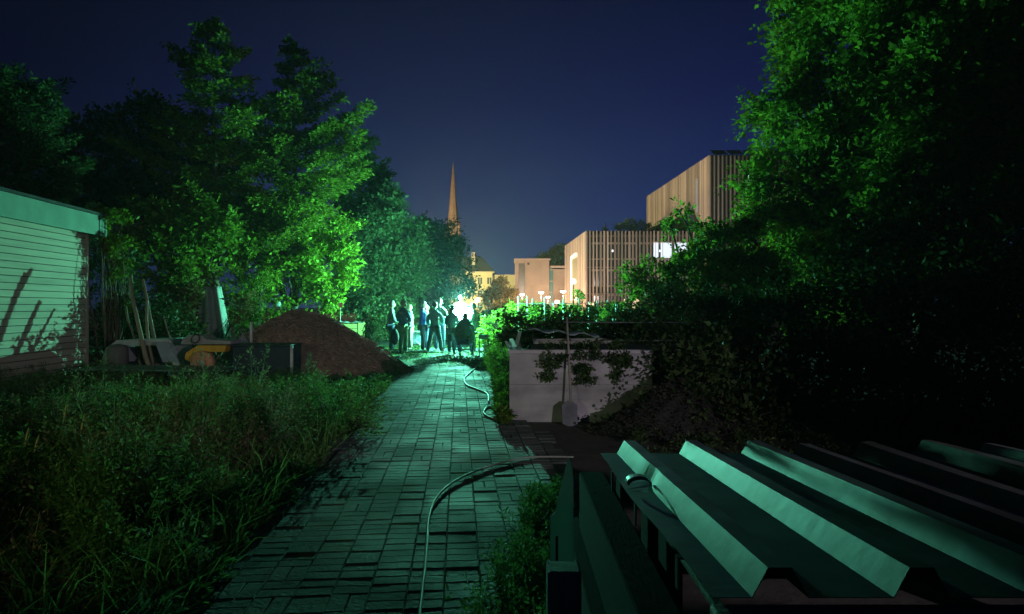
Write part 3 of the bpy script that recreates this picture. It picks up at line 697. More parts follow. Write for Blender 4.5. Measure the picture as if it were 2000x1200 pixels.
heap('bark_heap', 'large reddish brown heap of bark mulch beside the path', 'heap', (-4.95, 15.6, 0), 2.6, 1.9, 1.36, mat('mulch', (.30, .18, .14), .95, bump=.8, scale=9, bscale=60, var=.4), mat('mulch_chip', (.48, .30, .24), .9, var=.4), 18000, .026, 31, pw=2.2, power=1.35, skew=-.16)
heap('compost_heap', 'dark weedy compost heap against the concrete wall', 'heap', (2.15, 8.25, 0), 1.15, .65, .62, mat('compost', (.022, .022, .016), .95, bump=.8, scale=9, var=.4), mat('compost_bits', (.03, .03, .018), .9), 5000, .03, 32)
bush('ground_ivy', 'low dark plants growing over the compost heap', 'plant', [((1.9, 8.3, .28), (.35, .3, .2)), ((2.4, 8.1, .42), (.5, .4, .3)), ((1.5, 8.2, .1), (.35, .3, .13)), ((3.0, 8.0, .2), (.45, .4, .3))], L_dark, 500, 9, .06, .8, .06, .2, 33)

# ---------------------------------------------------------------- concrete wall bay
M_conc = mat('concrete', (.36, .335, .325), .85, bump=.35, scale=1.6, var=.38, bscale=30, detail=8, stretch=(1, 1, 2.2))
cw = empty('concrete_wall', (0, 8.9, 0), 'low grey concrete wall with coping at right of the path', 'wall')
b = MB(); b.b2((-.035, 0, -.05), (1.95, .16, .945)); b.b2((-.035, .163, -.05), (.125, 2.6, .945)); b.build('wall', M_conc, cw)
b = MB(); b.b2((-.055, -.022, .948), (1.97, .185, 1.005)); b.b2((-.055, .188, .948), (.145, 2.62, 1.005)); b.build('coping', mat('coping_concrete', (.46, .43, .42), .8, bump=.3, scale=4, var=.12), cw, bevel=.008)
# joint lines of the shuttering
b = MB(); b.b2((-.037, -.0035, .52), (1.95, -.0015, .526)); b.build('board_mark', mat('board_mark', (.2, .19, .18), .9), cw)
M_green_board = leafmat('pale_board', (.45, .5, .45), (.5, .55, .5), .5)
for i, (p0, p1, w, Yb, lab) in enumerate((((1008, 678), (1016, 648), 8, 9.7, 'pale flat board sticking up rightwards behind the wall corner'), ((1007, 682), (998, 663), 9, 9.45, 'brightly lit short white board at the wall corner'), ((995, 684), (988, 668), 5, 9.3, 'thin pale stake leaning left of the wall corner'))):
    b = MB(); a = P(*p0, Yb); a2 = P(*p1, Yb); d = a - a2; a = a + d * 1.2
    b.beam((a.x, Yb - .0, a.z), (a2.x, Yb + .15, a2.z), w / F * Yb, .02); tag(b.build(('board', 'board', 'stake')[i], (M_green_board, leafmat('white_board', (.85, .88, .85), (.9, .92, .9), .85), M_green_board)[i], bevel=.003), lab, ('board', 'board', 'stake')[i])
# things lying across the bay behind the wall: frame and plastic sheeting, pipes
wf = MB(); z0 = 1.06
for a, b_ in (((.35, 9.7), (1.5, 9.55)), ((.35, 10.4), (1.5, 10.3)), ((.35, 9.7), (.35, 10.4)), ((1.5, 9.55), (1.5, 10.3)), ((.9, 9.6), (.9, 10.35))): wf.beam((*a, z0), (*b_, z0 + .02), .04, .04)
tag(wf.build('wooden_frame', mat('grey_wood', (.28, .27, .24))), 'grey wooden window frame lying across the bay behind the wall', 'frame')
b = MB(); N = 14
vs = [(-.0 + .28 + 1.15 * i / N, 10.45 + .55 * j / 6, 1.13 + .035 * math.sin(i * 1.3 + j) * math.cos(j * .8) + .10 * (1 - i / N)) for j in range(7) for i in range(N + 1)]
b.add(vs, [(j * (N + 1) + i, j * (N + 1) + i + 1, (j + 1) * (N + 1) + i + 1, (j + 1) * (N + 1) + i) for j in range(6) for i in range(N)], 0, True)
o = b.build('plastic_sheet', mat('plastic_sheet', (.35, .42, .42), .3, spec=.7)); tag(o, 'crumpled pale plastic sheet over the bay behind the wooden frame', 'sheet')
sm = o.modifiers.new('thick', 'SOLIDIFY'); sm.thickness = .006
b = MB(); b.b2((.5, 10.9, 0), (1.55, 11.1, 1.0)); b.b2((.13, 9.1, 0), (3.1, 9.11, .02)); b.b2((.3, 9.5, 0), (2.9, 10.8, .98)); tag(b.build('board_stack', mat('dark_boards', (.10, .09, .075), .9, stretch=(.5, 4, 9))), 'dark stack of old boards filling the bay behind the wall', 'stack')
for i, (x0, z, yy) in enumerate(((.9, 1.33, 11.3), (.6, 1.03, 10.9))):
    b = MB(); b.tube([(x0, yy, z), (x0 + 3.2, yy + .1, z - .01)], .014, 8); tag(b.build('pipe', mat('dull_pipe', (.2, .22, .21), .5, .3)), ('thin grey pipe lying level above the dark boards, upper one', 'thin grey pipe lying on the dark boards, lower one')[i], 'pipe', 'pipes behind the wall')
# spade leaning on the wall
sp = empty('spade', (.78, 8.72, 0), 'long handled spade leaning upright against the concrete wall', 'spade')
b = MB(); b.tube([(.02, -.03, .30), (.0, .10, 1.0), (-.02, .17, 1.46)], [.017, .016, .016], 8); b.build('handle', mat('worn_handle', (.30, .26, .22), .7), sp)
b = MB(); b.prism([(-.10, -.12, .03), (-.03, -.13, .0), (.03, -.13, .0), (.10, -.12, .03), (.105, -.055, .27), (.03, -.035, .33), (-.03, -.035, .33), (-.105, -.055, .27)], (0, 0, 0), (0, .006, 0)); b.build('blade', mat('spade_steel', (.11, .11, .12), .6, .2), sp)
# leaf clumps added on the wall top in place of cast leaf shadows
for i, (pxc, pyc, rx, rz, lab) in enumerate(((1078, 702, .16, .12, 'small dark leaf clump standing in for leaf shadow left of the spade'), (1150, 705, .20, .17, 'dark leaves standing in for leaf shadow on the wall just right of the spade'), (1205, 700, .20, .12, 'dark leaf clump standing in for leaf shadow near the leafy end of the wall'))):
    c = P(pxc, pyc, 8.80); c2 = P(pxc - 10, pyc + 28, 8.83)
    root = bush('shadow_leaves', lab, 'plant', [(tuple(c), (rx, .06, rz)), (tuple(c2), (rx * .6, .04, rz * .6)), ((c.x, 8.98, 1.03), (rx, .12, .04))], L_dark, 2600, 8, .05, .85, .04, .09, 40 + i, up=-.4, stems=False)
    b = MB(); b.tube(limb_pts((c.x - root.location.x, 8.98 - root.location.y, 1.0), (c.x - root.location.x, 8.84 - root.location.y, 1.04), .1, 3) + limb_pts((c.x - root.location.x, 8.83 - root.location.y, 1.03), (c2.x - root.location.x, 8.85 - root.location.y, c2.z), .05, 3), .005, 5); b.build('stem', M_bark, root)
# leaning bluish sheet in the dark on the right
b = MB(); b.prism([P(1360, 748, 8.6), P(1403, 760, 8.5), P(1404, 826, 8.5), P(1392, 832, 8.5)], (0, 0, 0), (0, .02, 0)); tag(b.build('metal_sheet', mat('blue_sheet', (.12, .17, .22), .5)), 'bluish three cornered sheet leaning in the dark right of the compost', 'sheet')

# ---------------------------------------------------------------- corrugated sheets and timber, right foreground
M_zinc = mat('galvanised', (.075, .11, .108), .5, .5, var=.6, scale=4, bump=.09, bscale=14, detail=8)
M_rust = mat('rusty_sheet', (.03, .02, .015), .7, .2, col2=(.065, .08, .075), scale=4, bump=.15)
def deck(name, label, x0, n, yA, yB, zA, zB, M, pitch=.31, hgt=.065, lip=.09, rl=None, wob=0, yaw=0, dent=None):
    prof = []     # (x, z)
    prof.append((-lip, .0))
    for i in range(n):
        c = i * pitch; prof += [(c, 0), (c + .035, hgt), (c + .088, hgt), (c + .125, 0)]
    prof.append(((n - 1) * pitch + .125 + .14, 0))
    NY = 40; mb = MB(); vs = []
    for j in range(NY + 1):
        t = j / NY; y = yA + (yB - yA) * t; z = zA + (zB - zA) * t
        for q, (x, pz) in enumerate(prof):
            zz = z + pz + wob * math.sin(3.1 * t + q * .5) * .01
            xx = x0 + x + yaw * (y - yA)
            if dent and q in (1, 2):
                k = math.exp(-((t - dent) / .045) ** 2); xx += .022 * k * (1 if q == 1 else .4); zz += (.012 if q == 1 else -.004) * k
            if q == 0: zz += .004 * math.sin(9 * t); xx += .006 * math.sin(7 * t + 1)
            vs.append((xx, y, zz))
    m = len(prof)
    mb.add(vs, [(j * m + i, j * m + i + 1, (j + 1) * m + i + 1, (j + 1) * m + i) for j in range(NY) for i in range(m - 1)])
    o = mb.build(name, M); sm = o.modifiers.new('thick', 'SOLIDIFY'); sm.thickness = .0022; sm.offset = -1
    return tag(o, label, 'metal sheet', 'corrugated metal sheets on the timber stack')
top = deck('corrugated_sheet', 'uppermost galvanised sheet with three bright ridges and a bent flap', .525, 3, 1.40, 3.20, .965, .868, M_zinc, dent=.62)
deck('corrugated_sheet', 'rust stained sheet right of and under the three bright ridges', 1.37, 4, 1.36, 3.22, .945, .858, M_rust, wob=1, yaw=.02)
deck('corrugated_sheet', 'lowest darker sheet under the bright galvanised one', .56, 6, 1.50, 3.10, .945, .852, mat('dull_zinc', (.30, .32, .33), .55, .5), hgt=.02, lip=.06, pitch=.31)
b = MB(); vs = []   # curled flap
for i in range(9):
    t = i / 8; a = math.pi * t
    for yy in (2.42, 2.50): vs.append((.505 - .045 * math.cos(a) + .0 - .02, yy - .012 * math.sin(a), .925 + .028 * math.sin(a)))
b.add(vs, [(2 * i, 2 * i + 1, 2 * i + 3, 2 * i + 2) for i in range(8)], 0, True)
o = b.build('bent_flap', M_zinc, top); sm = o.modifiers.new('thick', 'SOLIDIFY'); sm.thickness = .003
M_timber = mat('old_timber', (.03, .026, .02), .95, spec=.12, bump=.12, scale=5, stretch=(6, .8, 6), var=.3)
M_plank = mat('painted_plank', (.42, .40, .30), .7, bump=.3, scale=4, col2=(.20, .09, .05), stretch=(.7, 3, 3))
def timber(label, lo, hi, M=M_timber, name='timber_beam', cat='beam'):
    b = MB(); b.b2(lo, hi); return tag(b.build(name, M, bevel=.006), label, cat)
timber('weathered plank with flaking cream paint under the near sheet ends', (.44, 1.24, .905), (2.6, 1.43, .938), M_plank, 'plank', 'plank')
timber('long mossy beam lying beside the sheets on the left', (.36, 1.5, .42), (.49, 3.42, .72), mat('mossy_timber', (.012, .014, .009), 1.0, spec=.08, bump=.15, scale=5, stretch=(5, .8, 5)))
timber('green batten running under the left lip of the sheets', (.50, 1.46, .86), (.53, 3.1, .90 - .06), mat('green_timber', (.10, .11, .06), .8, bump=.3, stretch=(5, .8, 5)), 'batten', 'batten')
timber('cross beam under the far end of the sheets', (.50, 2.95, .70), (3.0, 3.08, .83))
timber('cross beam under the middle of the sheets', (.52, 2.15, .70), (3.0, 2.28, .85))
timber('cross beam near the camera below the cream plank', (.56, 1.30, .76), (3.0, 1.42, .90))
timber('short pinkish wood block under the lip of the near sheet', (.33, 1.46, .74), (.52, 1.60, .775), mat('pink_wood', (.32, .22, .16), .8), 'wood_block', 'wood block')
timber('brown block end below the corner of the sheets', (.415, 1.43, .77), (.50, 1.50, .845), mat('brown_wood', (.28, .19, .11), .8), 'wood_block', 'wood block')
for i, y in enumerate((1.75, 2.35, 2.9)):
    b = MB(); zt = .945 - (y - 1.4) * .054
    b.b2((.452, y, zt - .10), (.458, y + .025, zt - .012)); b.b2((.458, y, zt - .018), (.50, y + .025, zt - .012))
    tag(b.build('strap', M_zinc), ('short zinc strap hanging from the sheet edge nearest the camera', 'short zinc strap hanging below the bent flap', 'short zinc strap hanging at the far corner of the sheet')[i], 'strap', 'zinc straps under the sheet edge')
for i, (x, y, lab) in enumerate(((.62, 1.36, 'thick stacked post holding up the near corner'), (.62, 3.0, 'thick stacked post holding up the far corner'), (2.6, 1.36, 'support post at the right near end of the stack'), (2.6, 3.0, 'support post at the right far end of the stack'))):
    timber(lab, (x, y - .08, 0), (x + .16, y + .08, .70 if y > 2 else .76), name='support_post', cat='post')
timber('lower long beam on the ground under the mossy beam', (.30, 1.3, 0), (.56, 3.6, .42), M_timber)
# slotted pointed plate on a timber post
b = MB(); Yp = 2.25
pts = [(1075, 1097), (1075, 1010), (1085, 1000), (1092, 965), (1110, 893), (1117, 905), (1120, 940), (1121, 1097)]
b.prism([P(x, y, Yp) for x, y in pts][::1], (0, 0, 0), (0, .006, 0))
br = tag(b.build('metal_bracket', leafmat('cloudy_plastic', (.26, .34, .30), (.30, .38, .34), .6)), 'pointed cloudy green grey plate standing on the post', 'bracket')
b = MB(); q0, q1 = P(1085, 1048, Yp - .004), P(1090, 1096, Yp - .004); b.b2((q0.x, Yp - .004, q1.z), (q1.x, Yp - .001, q0.z)); b.build('slot', mat('slot_dark', (.01, .01, .01), .9), br)
b = MB(); q = P(1098, 1100, 2.25); b.b2((q.x - .055, 2.17, 0), (q.x + .06, 2.29, q.z)); tag(b.build('timber_post', mat('grey_post', (.24, .24, .22), .85, bump=.5, scale=5, stretch=(4, 4, .8)), bevel=.008), 'square grey timber post carrying the pointed plate', 'post')

# ---------------------------------------------------------------- shed on the left
WX = -8.3
def wx(Y, off=0): return WX + off - .083 * Y
sh = empty('shed', (wx(11), 11, 0), 'white clapboard garden shed with green fascia on the left', 'shed')
ang = math.atan(.083); L = 10.4; y1 = 14.30
D = Vector((-.083, 1, 0)).normalized(); Nn = Vector((1, .083, 0)).normalized(); O = Vector((wx(y1), y1, 0)) - Vector(sh.location)
def q(u, n_, z): return O + D * u + Nn * n_ + Vector((0, 0, z))    # u along (<=0 towards the camera), n out of the wall
M_clap = mat('white_clapboard', (.52, .47, .36), .75, isl=.12, bump=.25, scale=3, var=.12, bscale=18, stretch=(1, .4, 6), detail=8)
b = MB(); c = .134
for i in range(25):
    z0 = -.1 + i * c
    if z0 > 3.15: break
    zg = z0; z0 = z0 + .014
    b.add([q(0, .018, z0), q(-L, .018, z0), q(-L, .004, zg + c), q(0, .004, zg + c)], [(0, 1, 2, 3)]); b.add([q(0, .018, z0), q(-L, .018, z0), q(-L, .0, z0), q(0, 0, z0)], [(0, 1, 2, 3)])
    b.add([q(0, .018, z0), q(0, -4.5, z0), q(0, -4.5, zg + c), q(0, 0, zg + c)], [(0, 1, 2, 3)])
b.build('wall', M_clap, sh)
b = MB(); b.add([q(-.01, -.02, 0), q(-L, -.02, 0), q(-L, -.02, 3.2), q(-.01, -.02, 3.2)], [(0, 1, 2, 3)]); b.build('underlay', mat('dark_underlay', (.03, .03, .03), .9), sh)
b = MB(); b.add([q(.012, .022, -.1), q(.012, -.05, -.1), q(-.06, -.05, -.1), q(-.06, .022, -.1), q(.012, .022, 3.2), q(.012, -.05, 3.2), q(-.06, -.05, 3.2), q(-.06, .022, 3.2)], [(0, 1, 5, 4), (1, 2, 6, 5), (2, 3, 7, 6), (3, 0, 4, 7)]); b.build('corner_trim', M_clap, sh)
M_fascia = mat('green_fascia', (.09, .20, .135), .6, var=.22, scale=2.5, bump=.2, detail=7)
ov, e2 = .26, .30
b = MB()
def slab(b, u0, u1, n0, n1, z0, z1): 
    vs = [q(u, n_, z) for z in (z0, z1) for u, n_ in ((u0, n0), (u1, n0), (u1, n1), (u0, n1))]
    b.add(vs, [(0, 1, 2, 3), (4, 5, 6, 7), (0, 1, 5, 4), (1, 2, 6, 5), (2, 3, 7, 6), (3, 0, 4, 7)])
slab(b, -L, e2, ov - .025, ov, 3.20, 3.64); slab(b, e2 - .025, e2, -4.6, ov - .028, 3.20, 3.64); b.build('fascia', M_fascia, sh)
b = MB(); slab(b, -L, e2 - .03, -4.6, ov - .03, 3.23, 3.26); b.build('soffit', M_fascia, sh)
b = MB(); slab(b, -L, e2 + .05, -4.6, ov + .05, 3.643, 3.70); b.build('roof', mat('roof_felt', (.04, .045, .045), .9), sh)
b = MB(); slab(b, -.02, -.005, ov + .0, ov + .01, 3.2, 3.64); b.build('seam', mat('seam', (.06, .1, .08), .8), sh)

# ---------------------------------------------------------------- junk by the shed
for i, (a, b_, r0, lab) in enumerate((((303, 704), (252, 540), .045, 'leaning bare pole nearest the shed with pale bark'), ((306, 704), (281, 545), .035, 'thinner pale pole leaning beside the thickest one'), ((285, 700), (243, 600), .03, 'short dark pole at the left of the leaning bundle'), ((312, 704), (290, 585), .045, 'thick upright pole at the right of the leaning bundle'), ((342, 675), (318, 618), .018, 'thin stick leaning right of the pole bundle'))):
    m = MB(); Y = 13.4 + .15 * i; pa, pb = P(*a, Y), P(*b_, Y + .5); pa.z = .1
    m.tube(limb_pts(pa, pb, .03, 5), [r0 * (1.15 - .08 * j) for j in range(6)], 8); tag(m.build('pole', M_palebark), lab, 'pole', 'bare poles leaning near the shed')
M_greyplastic = mat('grey_plastic', (.30, .29, .33), .5, var=.1)
# table / lid stack
gt = empty('workbench', tuple(P(330, 745, 12.2).xy) + (0,), 'long low bench with green top in front of the junk', 'bench')
def loc(root, v): return Vector(v) - Vector(root.location)
b = MB(); a0 = P(170, 718, 12.4); a1 = P(462, 716, 12.2); b.beam(loc(gt, (a0.x, 12.5, .42)), loc(gt, (a1.x, 12.0, .44)), .9, .03); b.build('tabletop', mat('green_panel', (.13, .24, .18), .5, var=.2), gt)
b = MB()
for k in range(4): b.beam(loc(gt, (a1.x - 1.0, 11.72, .08 + k * .085)), loc(gt, (a1.x - .05, 11.6, .08 + k * .085)), .03, .055)
b.build('slatted_side', mat('grey_wood', (.28, .27, .24)), gt)
for k in range(4):
    b = MB(); x = a0.x + .25 + (a1.x - a0.x - .4) * (k % 2); y = 11.85 + .5 * (k // 2); b.box(loc(gt, (x, y, .2)), (.07, .07, .40)); b.build('leg', M_timber, gt)
b = MB(); b.beam(loc(gt, (a1.x + .0, 11.56, .455)), loc(gt, (a1.x + .03, 12.45, .455)), .02, .03); b.build('metal_edge', M_zinc, gt)
# dark covered crate with a light post
dk = empty('dark_container', tuple(P(517, 735, 13.2).xy) + (0,), 'dark blue black covered container with a pale corner post', 'container')
b = MB(); xa, xb = X(457, 13.2) - dk.location.x, X(570, 13.2) - dk.location.x; b.b2((xa, -.1, 0), (xb, .6, .80)); b.build('body', mat('blue_black', (.02, .03, .05), .6), dk, bevel=.02)
b = MB(); b.b2((xa - .03, -.13, .803), (xb + .02, .63, .83)); b.build('lid', mat('blue_black_lid', (.03, .045, .06), .5), dk, bevel=.008)
b = MB(); b.b2((xb + .003, -.12, 0), (xb + .055, -.06, .80)); b.build('corner_post', mat('pale_plastic', (.6, .62, .6)), dk, bevel=.005)
b = MB(); b.prism([P(457, 676, 14), P(474, 652, 14.2), P(490, 676, 14)], (0, 0, 0), (0, .02, 0)); pr = b.build('metal_plate', M_greyplastic); tag(pr, 'grey three cornered plate standing behind the dark container', 'plate')
b = MB(); a = P(491, 690, 14.3); b.box((a.x, a.y, .63), (.05, .05, 1.26)); tag(b.build('marker_post', mat('pale_plastic', (.6, .62, .6))), 'slim white post at the left foot of the bark heap', 'post')
# parts of an old car body: grey arch
ca = empty('scrap_trailer', tuple(P(275, 715, 13.6).xy) + (0,), 'old pale scrap trailer shell with a dark hatch left of the poles', 'trailer')
def pr_(pts, Y, th): return [loc(ca, P(x, y, Y)) for x, y in pts], (0, 0, 0), (0, th, 0)
b = MB(); b.prism(*pr_([(192, 722), (207, 680), (228, 665), (330, 662), (342, 676), (355, 722), (340, 722), (330, 684), (322, 674), (236, 677), (220, 690), (210, 722)], 13.6, .7)); b.build('shell', mat('pale_shell', (.46, .47, .47), .45, var=.15), ca)
b = MB(); b.prism(*pr_([(213, 720), (222, 690), (238, 679), (320, 676), (327, 690), (337, 720)], 13.9, .05)); b.build('hatch', mat('dark_hatch', (.03, .03, .035), .6), ca)
b = MB(); b.prism(*pr_([(240, 681), (251, 680), (266, 700), (262, 706), (246, 706)], 13.85, .03)); b.build('side_window', mat('mauve_glass', (.34, .30, .36), .3), ca)
b = MB(); c = P(230, 700, 13.3); b.lathe((c.x, 13.3, .3), [(.19, 0), (.20, .1), (.20, .42), (.17, .5), (.05, .53)], 18); tag(b.build('drum', mat('brown_drum', (.13, .115, .11), .7)), 'squat brownish drum standing in front of the scrap trailer', 'drum')
b = MB(); b.prism([P(302, 668, 13.3), P(328, 668, 13.3), P(350, 708, 13.0), P(318, 708, 13.0)], (0, 0, 0), (0, .02, 0)); tag(b.build('leaning_sheet', mat('blue_grey_panel', (.32, .33, .42), .5, var=.08)), 'smooth blue grey panel leaning right of the leaning poles', 'panel')
# yellow ride-on mower
mo = empty('ride_on_mower', tuple(P(405, 715, 13.0).xy) + (0,), 'small yellow ride-on mower with orange wheel and grey hood', 'mower')
def mp(x, y, Y=13.0): return loc(mo, P(x, y, Y))
b = MB(); b.prism([mp(360, 702), (mp(362, 690)), mp(385, 675), mp(442, 675), mp(438, 688), mp(392, 688), mp(372, 708)], (0, 0, 0), (0, .5, 0)); b.build('body', mat('yellow_paint', (.72, .38, .04), .45, var=.12), mo, bevel=.01)
b = MB(); b.prism([mp(352, 673), mp(356, 662), mp(372, 654), mp(392, 655), mp(402, 663), mp(450, 666), mp(452, 673)], (0, 0, 0), (0, .5, 0)); b.build('hood', mat('grey_hood', (.34, .31, .32), .45), mo, bevel=.01)
b = MB(); cc = mp(383, 662, 12.95); b.tube([cc + Vector((.085 * math.cos(t), -.02 + .03 * math.sin(t), .085 * math.sin(t))) for t in np.linspace(0, 2 * math.pi, 17)], .011, 6, cap=False); b.build('steering_wheel', mat('black_metal', (.02, .02, .02)), mo)
for (px_, yo) in ((396, 12.9), (396, 13.55)):
    w = mp(px_, 704, yo); w = Vector((w.x, w.y, .50 - .02))
    b = MB(); b.lathe(w, [(.12, -.07), (.215, -.07), (.235, -.04), (.235, .04), (.215, .07), (.12, .07)], 24, axis=(0, 1, 0)); wh = b.build('wheel', mat('tyre_orange', (.62, .27, .16), .6), mo)
    b = MB(); b.lathe(w, [(.03, -.075), (.115, -.06), (.115, .06), (.03, .075)], 20, axis=(0, 1, 0)); b.build('rim', mat('rim_grey', (.35, .35, .36), .4), wh)
b = MB(); b.b2(tuple(mp(360, 700, 12.95) + Vector((0, .05, -.3))), tuple(mp(440, 700, 12.95) + Vector((0, .6, -.15)))); b.build('chassis', mat('dark_hatch', (.03, .03, .035)), mo)
b = MB(); b.b2((mo.location.x - .6, 12.7, 0), (mo.location.x + .7, 13.7, .20)); tag(b.build('pallet', M_timber), 'dark wooden pallet under the yellow mower', 'pallet')
# pale pleated sheet standing in for a lit patch of wall behind the leaves
b = MB(); N = 12; vs = []
Yt = 20.0
for j in range(13):
    t = j / 12; yc = 560 + t * 105
    xl, xr = 388 - 4 * t, 432 + 20 * t
    for i in range(N + 1):
        u = i / N; p_ = P(xl + (xr - xl) * u, yc, Yt + .18 * math.sin(u * 14) + .5 * (1 - t) * abs(u - .5)); vs.append(p_)
b.add(vs, [(j * (N + 1) + i, j * (N + 1) + i + 1, (j + 1) * (N + 1) + i + 1, (j + 1) * (N + 1) + i) for j in range(12) for i in range(N)], 0, True)
o = b.build('lit_patch', mat('pale_green_grey', (.34, .40, .36), .6, var=.1, bump=.3)); sm = o.modifiers.new('t', 'SOLIDIFY'); sm.thickness = .01
tag(o, 'pale pleated sheet standing in for a lit patch of wall left of the heap', 'lit_patch')
for i, (px_, y0, w_) in enumerate(((541, 588, .14), (577, 598, .12))):
    b = MB(); a = P(px_, y0, 22.5); b.lathe((a.x, a.y, 0), [(w_, 0), (w_, a.z - .12), (w_ * .8, a.z - .03), (.02, a.z)], 12); tag(b.build('water_butt', mat('pale_green_grey', (.34, .40, .36))), ('pale round topped column behind the heap, left one', 'pale round topped column behind the heap, right one')[i], 'column', 'pale columns behind the heap')
# raised planter
pl = empty('raised_planter', (X(672, 27.5), 27.5, 0), 'raised yellow green timber planter behind the bark heap', 'planter')
b = MB()
for k in range(3): b.b2((-.78, -.4, .30 + k * .20), (.78, -.36, .485 + k * .20))
for k in range(3): b.b2((.74, -.357, .30 + k * .20), (.78, .4, .485 + k * .20)); b.b2((-.78, -.357, .30 + k * .20), (-.74, .4, .485 + k * .20))
b.build('board', mat('planter_wood', (.42, .38, .12), .7, stretch=(.6, 3, 5), bump=.2), pl)
for sx in (-1, 1):
    for sy in (-1, 1):
        m = MB(); m.box((sx * .76, sy * .42 if sy < 0 else .42, .47), (.09, .05, .94)); m.build('leg', mat('planter_wood', (.42, .38, .12)), pl)
b = MB(); vs = [(-.74 + 1.48 * i / 12, -.35 + .7 * j / 5, .90 + .10 * math.sin(i * 1.1) * math.sin(j * 1.2) + rnd.uniform(0, .05)) for j in range(6) for i in range(13)]
b.add(vs, [(j * 13 + i, j * 13 + i + 1, (j + 1) * 13 + i + 1, (j + 1) * 13 + i) for j in range(5) for i in range(12)], 0, True); o = b.build('plastic_cover', mat('clear_plastic', (.5, .55, .52), .3), None, (X(672, 27.5), 27.5, 0)); tag(o, 'crumpled clear plastic cover lying on the raised planter', 'cover')
b = MB(); a = P(663, 590, 24); b.tube([(a.x, a.y, 0), (a.x + .05, a.y, a.z)], .012, 6); o = tag(b.build('garden_stake', mat('pale_plastic', (.6, .62, .6))), 'thin stake with a small red tag before the raised planter', 'stake')
b = MB(); b.box((a.x + .05, a.y - .02, a.z - .12), (.12, .01, .2)); b.build('tag', mat('red_tag', (.5, .05, .05)), o)

# ---------------------------------------------------------------- vegetation
def B(px, py, Y, r, ry=None):   # blob by where it stands
    p_ = P(px, py, Y); return (tuple(p_), r)
# big conifers on the left
conifer('conifer_tree', 'tallest dark conifer of the left group with a bare trunk low down', (X(420, 24), 24, 0), 12.3, 3.7, L_conifer, 101, nb=58, leaf=.15, start=.26, up=.30, k=30, slen=.62, pw=.85, subn=11, boughs=[tuple(P(347, 96, 24)), tuple(P(372, 112, 24.4)), tuple(P(395, 70, 24)), tuple(P(340, 215, 23.8))], lopside=(-.05, 0), trunk=.13)
conifer('conifer_tree', 'second tall conifer right of the tallest, boughs reaching towards the light', (X(575, 25.5), 25.5, 0), 12.1, 2.9, L_conifer, 102, nb=58, leaf=.15, start=.26, up=.42, k=30, slen=.62, pw=.72, subn=11, boughs=[tuple(P(716, 205, 25)), tuple(P(690, 232, 24.6)), tuple(P(700, 262, 25.2)), tuple(P(708, 335, 25)), tuple(P(660, 190, 25.8)), tuple(P(640, 150, 25.5)), tuple(P(695, 300, 24.5))], lopside=(.10, 0), trunk=.13)
tree('broadleaf_tree', 'bright lime green leafy tree lit by the tower behind the heap', 'tree', (X(560, 25), 25.4, 0), 1.7,
     [B(600, 440, 25, 1.35), B(520, 470, 24.6, 1.3), B(640, 510, 25, 1.2), B(560, 540, 24.6, 1.2), B(470, 440, 24.6, 1.1), B(640, 575, 25.4, .8), B(490, 560, 25, 1.0), B(430, 500, 24, 1.0), B(660, 460, 25.6, .8), B(540, 400, 26, 1.0)], L_lime, dens=190, k=9, leaf=.17, wid=.6, jit=.14, slen=.55, trunk=.13, seed=103)
tree('broadleaf_tree', 'lower leafy tree behind the leaning poles with bright leaf tips', 'tree', (X(350, 20.5), 21, 0), 1.5,
     [B(400, 440, 20.5, .9), B(340, 440, 20.5, .8), B(300, 490, 20, .8), B(370, 520, 20.5, .8), B(270, 430, 20, .7), B(360, 600, 20.5, .75), B(300, 570, 20, .8), B(430, 430, 21, .7)], L_broad, dens=150, k=9, leaf=.18, wid=.6, jit=.13, slen=.5, trunk=.09, seed=104)
bush('shrub', 'dark shrub between the shed corner and the leaning poles', 'shrub', [B(225, 600, 17, .75), B(215, 520, 17, .7), B(255, 660, 16.5, .7), B(330, 650, 17.5, .8), B(200, 670, 16, .6)], L_dark, 260, 9, .11, .6, .1, .4, 105)
bush('shrub', 'black shrub behind the scrap trailer and the poles', 'shrub', [B(305, 645, 15.3, .5), B(345, 665, 15.1, .45), B(280, 680, 15.2, .5), B(330, 610, 15.6, .4)], L_dark, 380, 9, .09, .6, .1, .35, 171)
bush('shrub', 'leafy shrub left of the pale sheet with pale leaves', 'shrub', [B(372, 585, 19.4, .42), B(362, 640, 19.5, .4), B(470, 600, 19.4, .28), B(375, 560, 20.8, .55), B(350, 620, 21, .6), B(390, 610, 21.5, .45)], L_autumn, 300, 9, .16, .6, .12, .4, 106)
bush('shrub', 'dark green shrub between pale sheet and bark heap', 'shrub', [B(465, 610, 21.5, .75), B(500, 570, 22, .8), B(520, 630, 22, .7)], L_broad, 300, 9, .09, .6, .1, .35, 107)
vb = bush('climbing_vine', 'vine hanging at the far corner of the shed roof', 'vine', [B(215, 425, 14.75, (.35, .3, .22)), B(228, 470, 14.8, (.28, .25, .45)), B(235, 520, 14.8, (.2, .2, .42)), B(190, 440, 14.5, (.2, .2, .15)), B(228, 580, 14.9, (.25, .2, .5))], L_broad, 900, 9, .075, .7, .06, .2, 108, up=-.5)
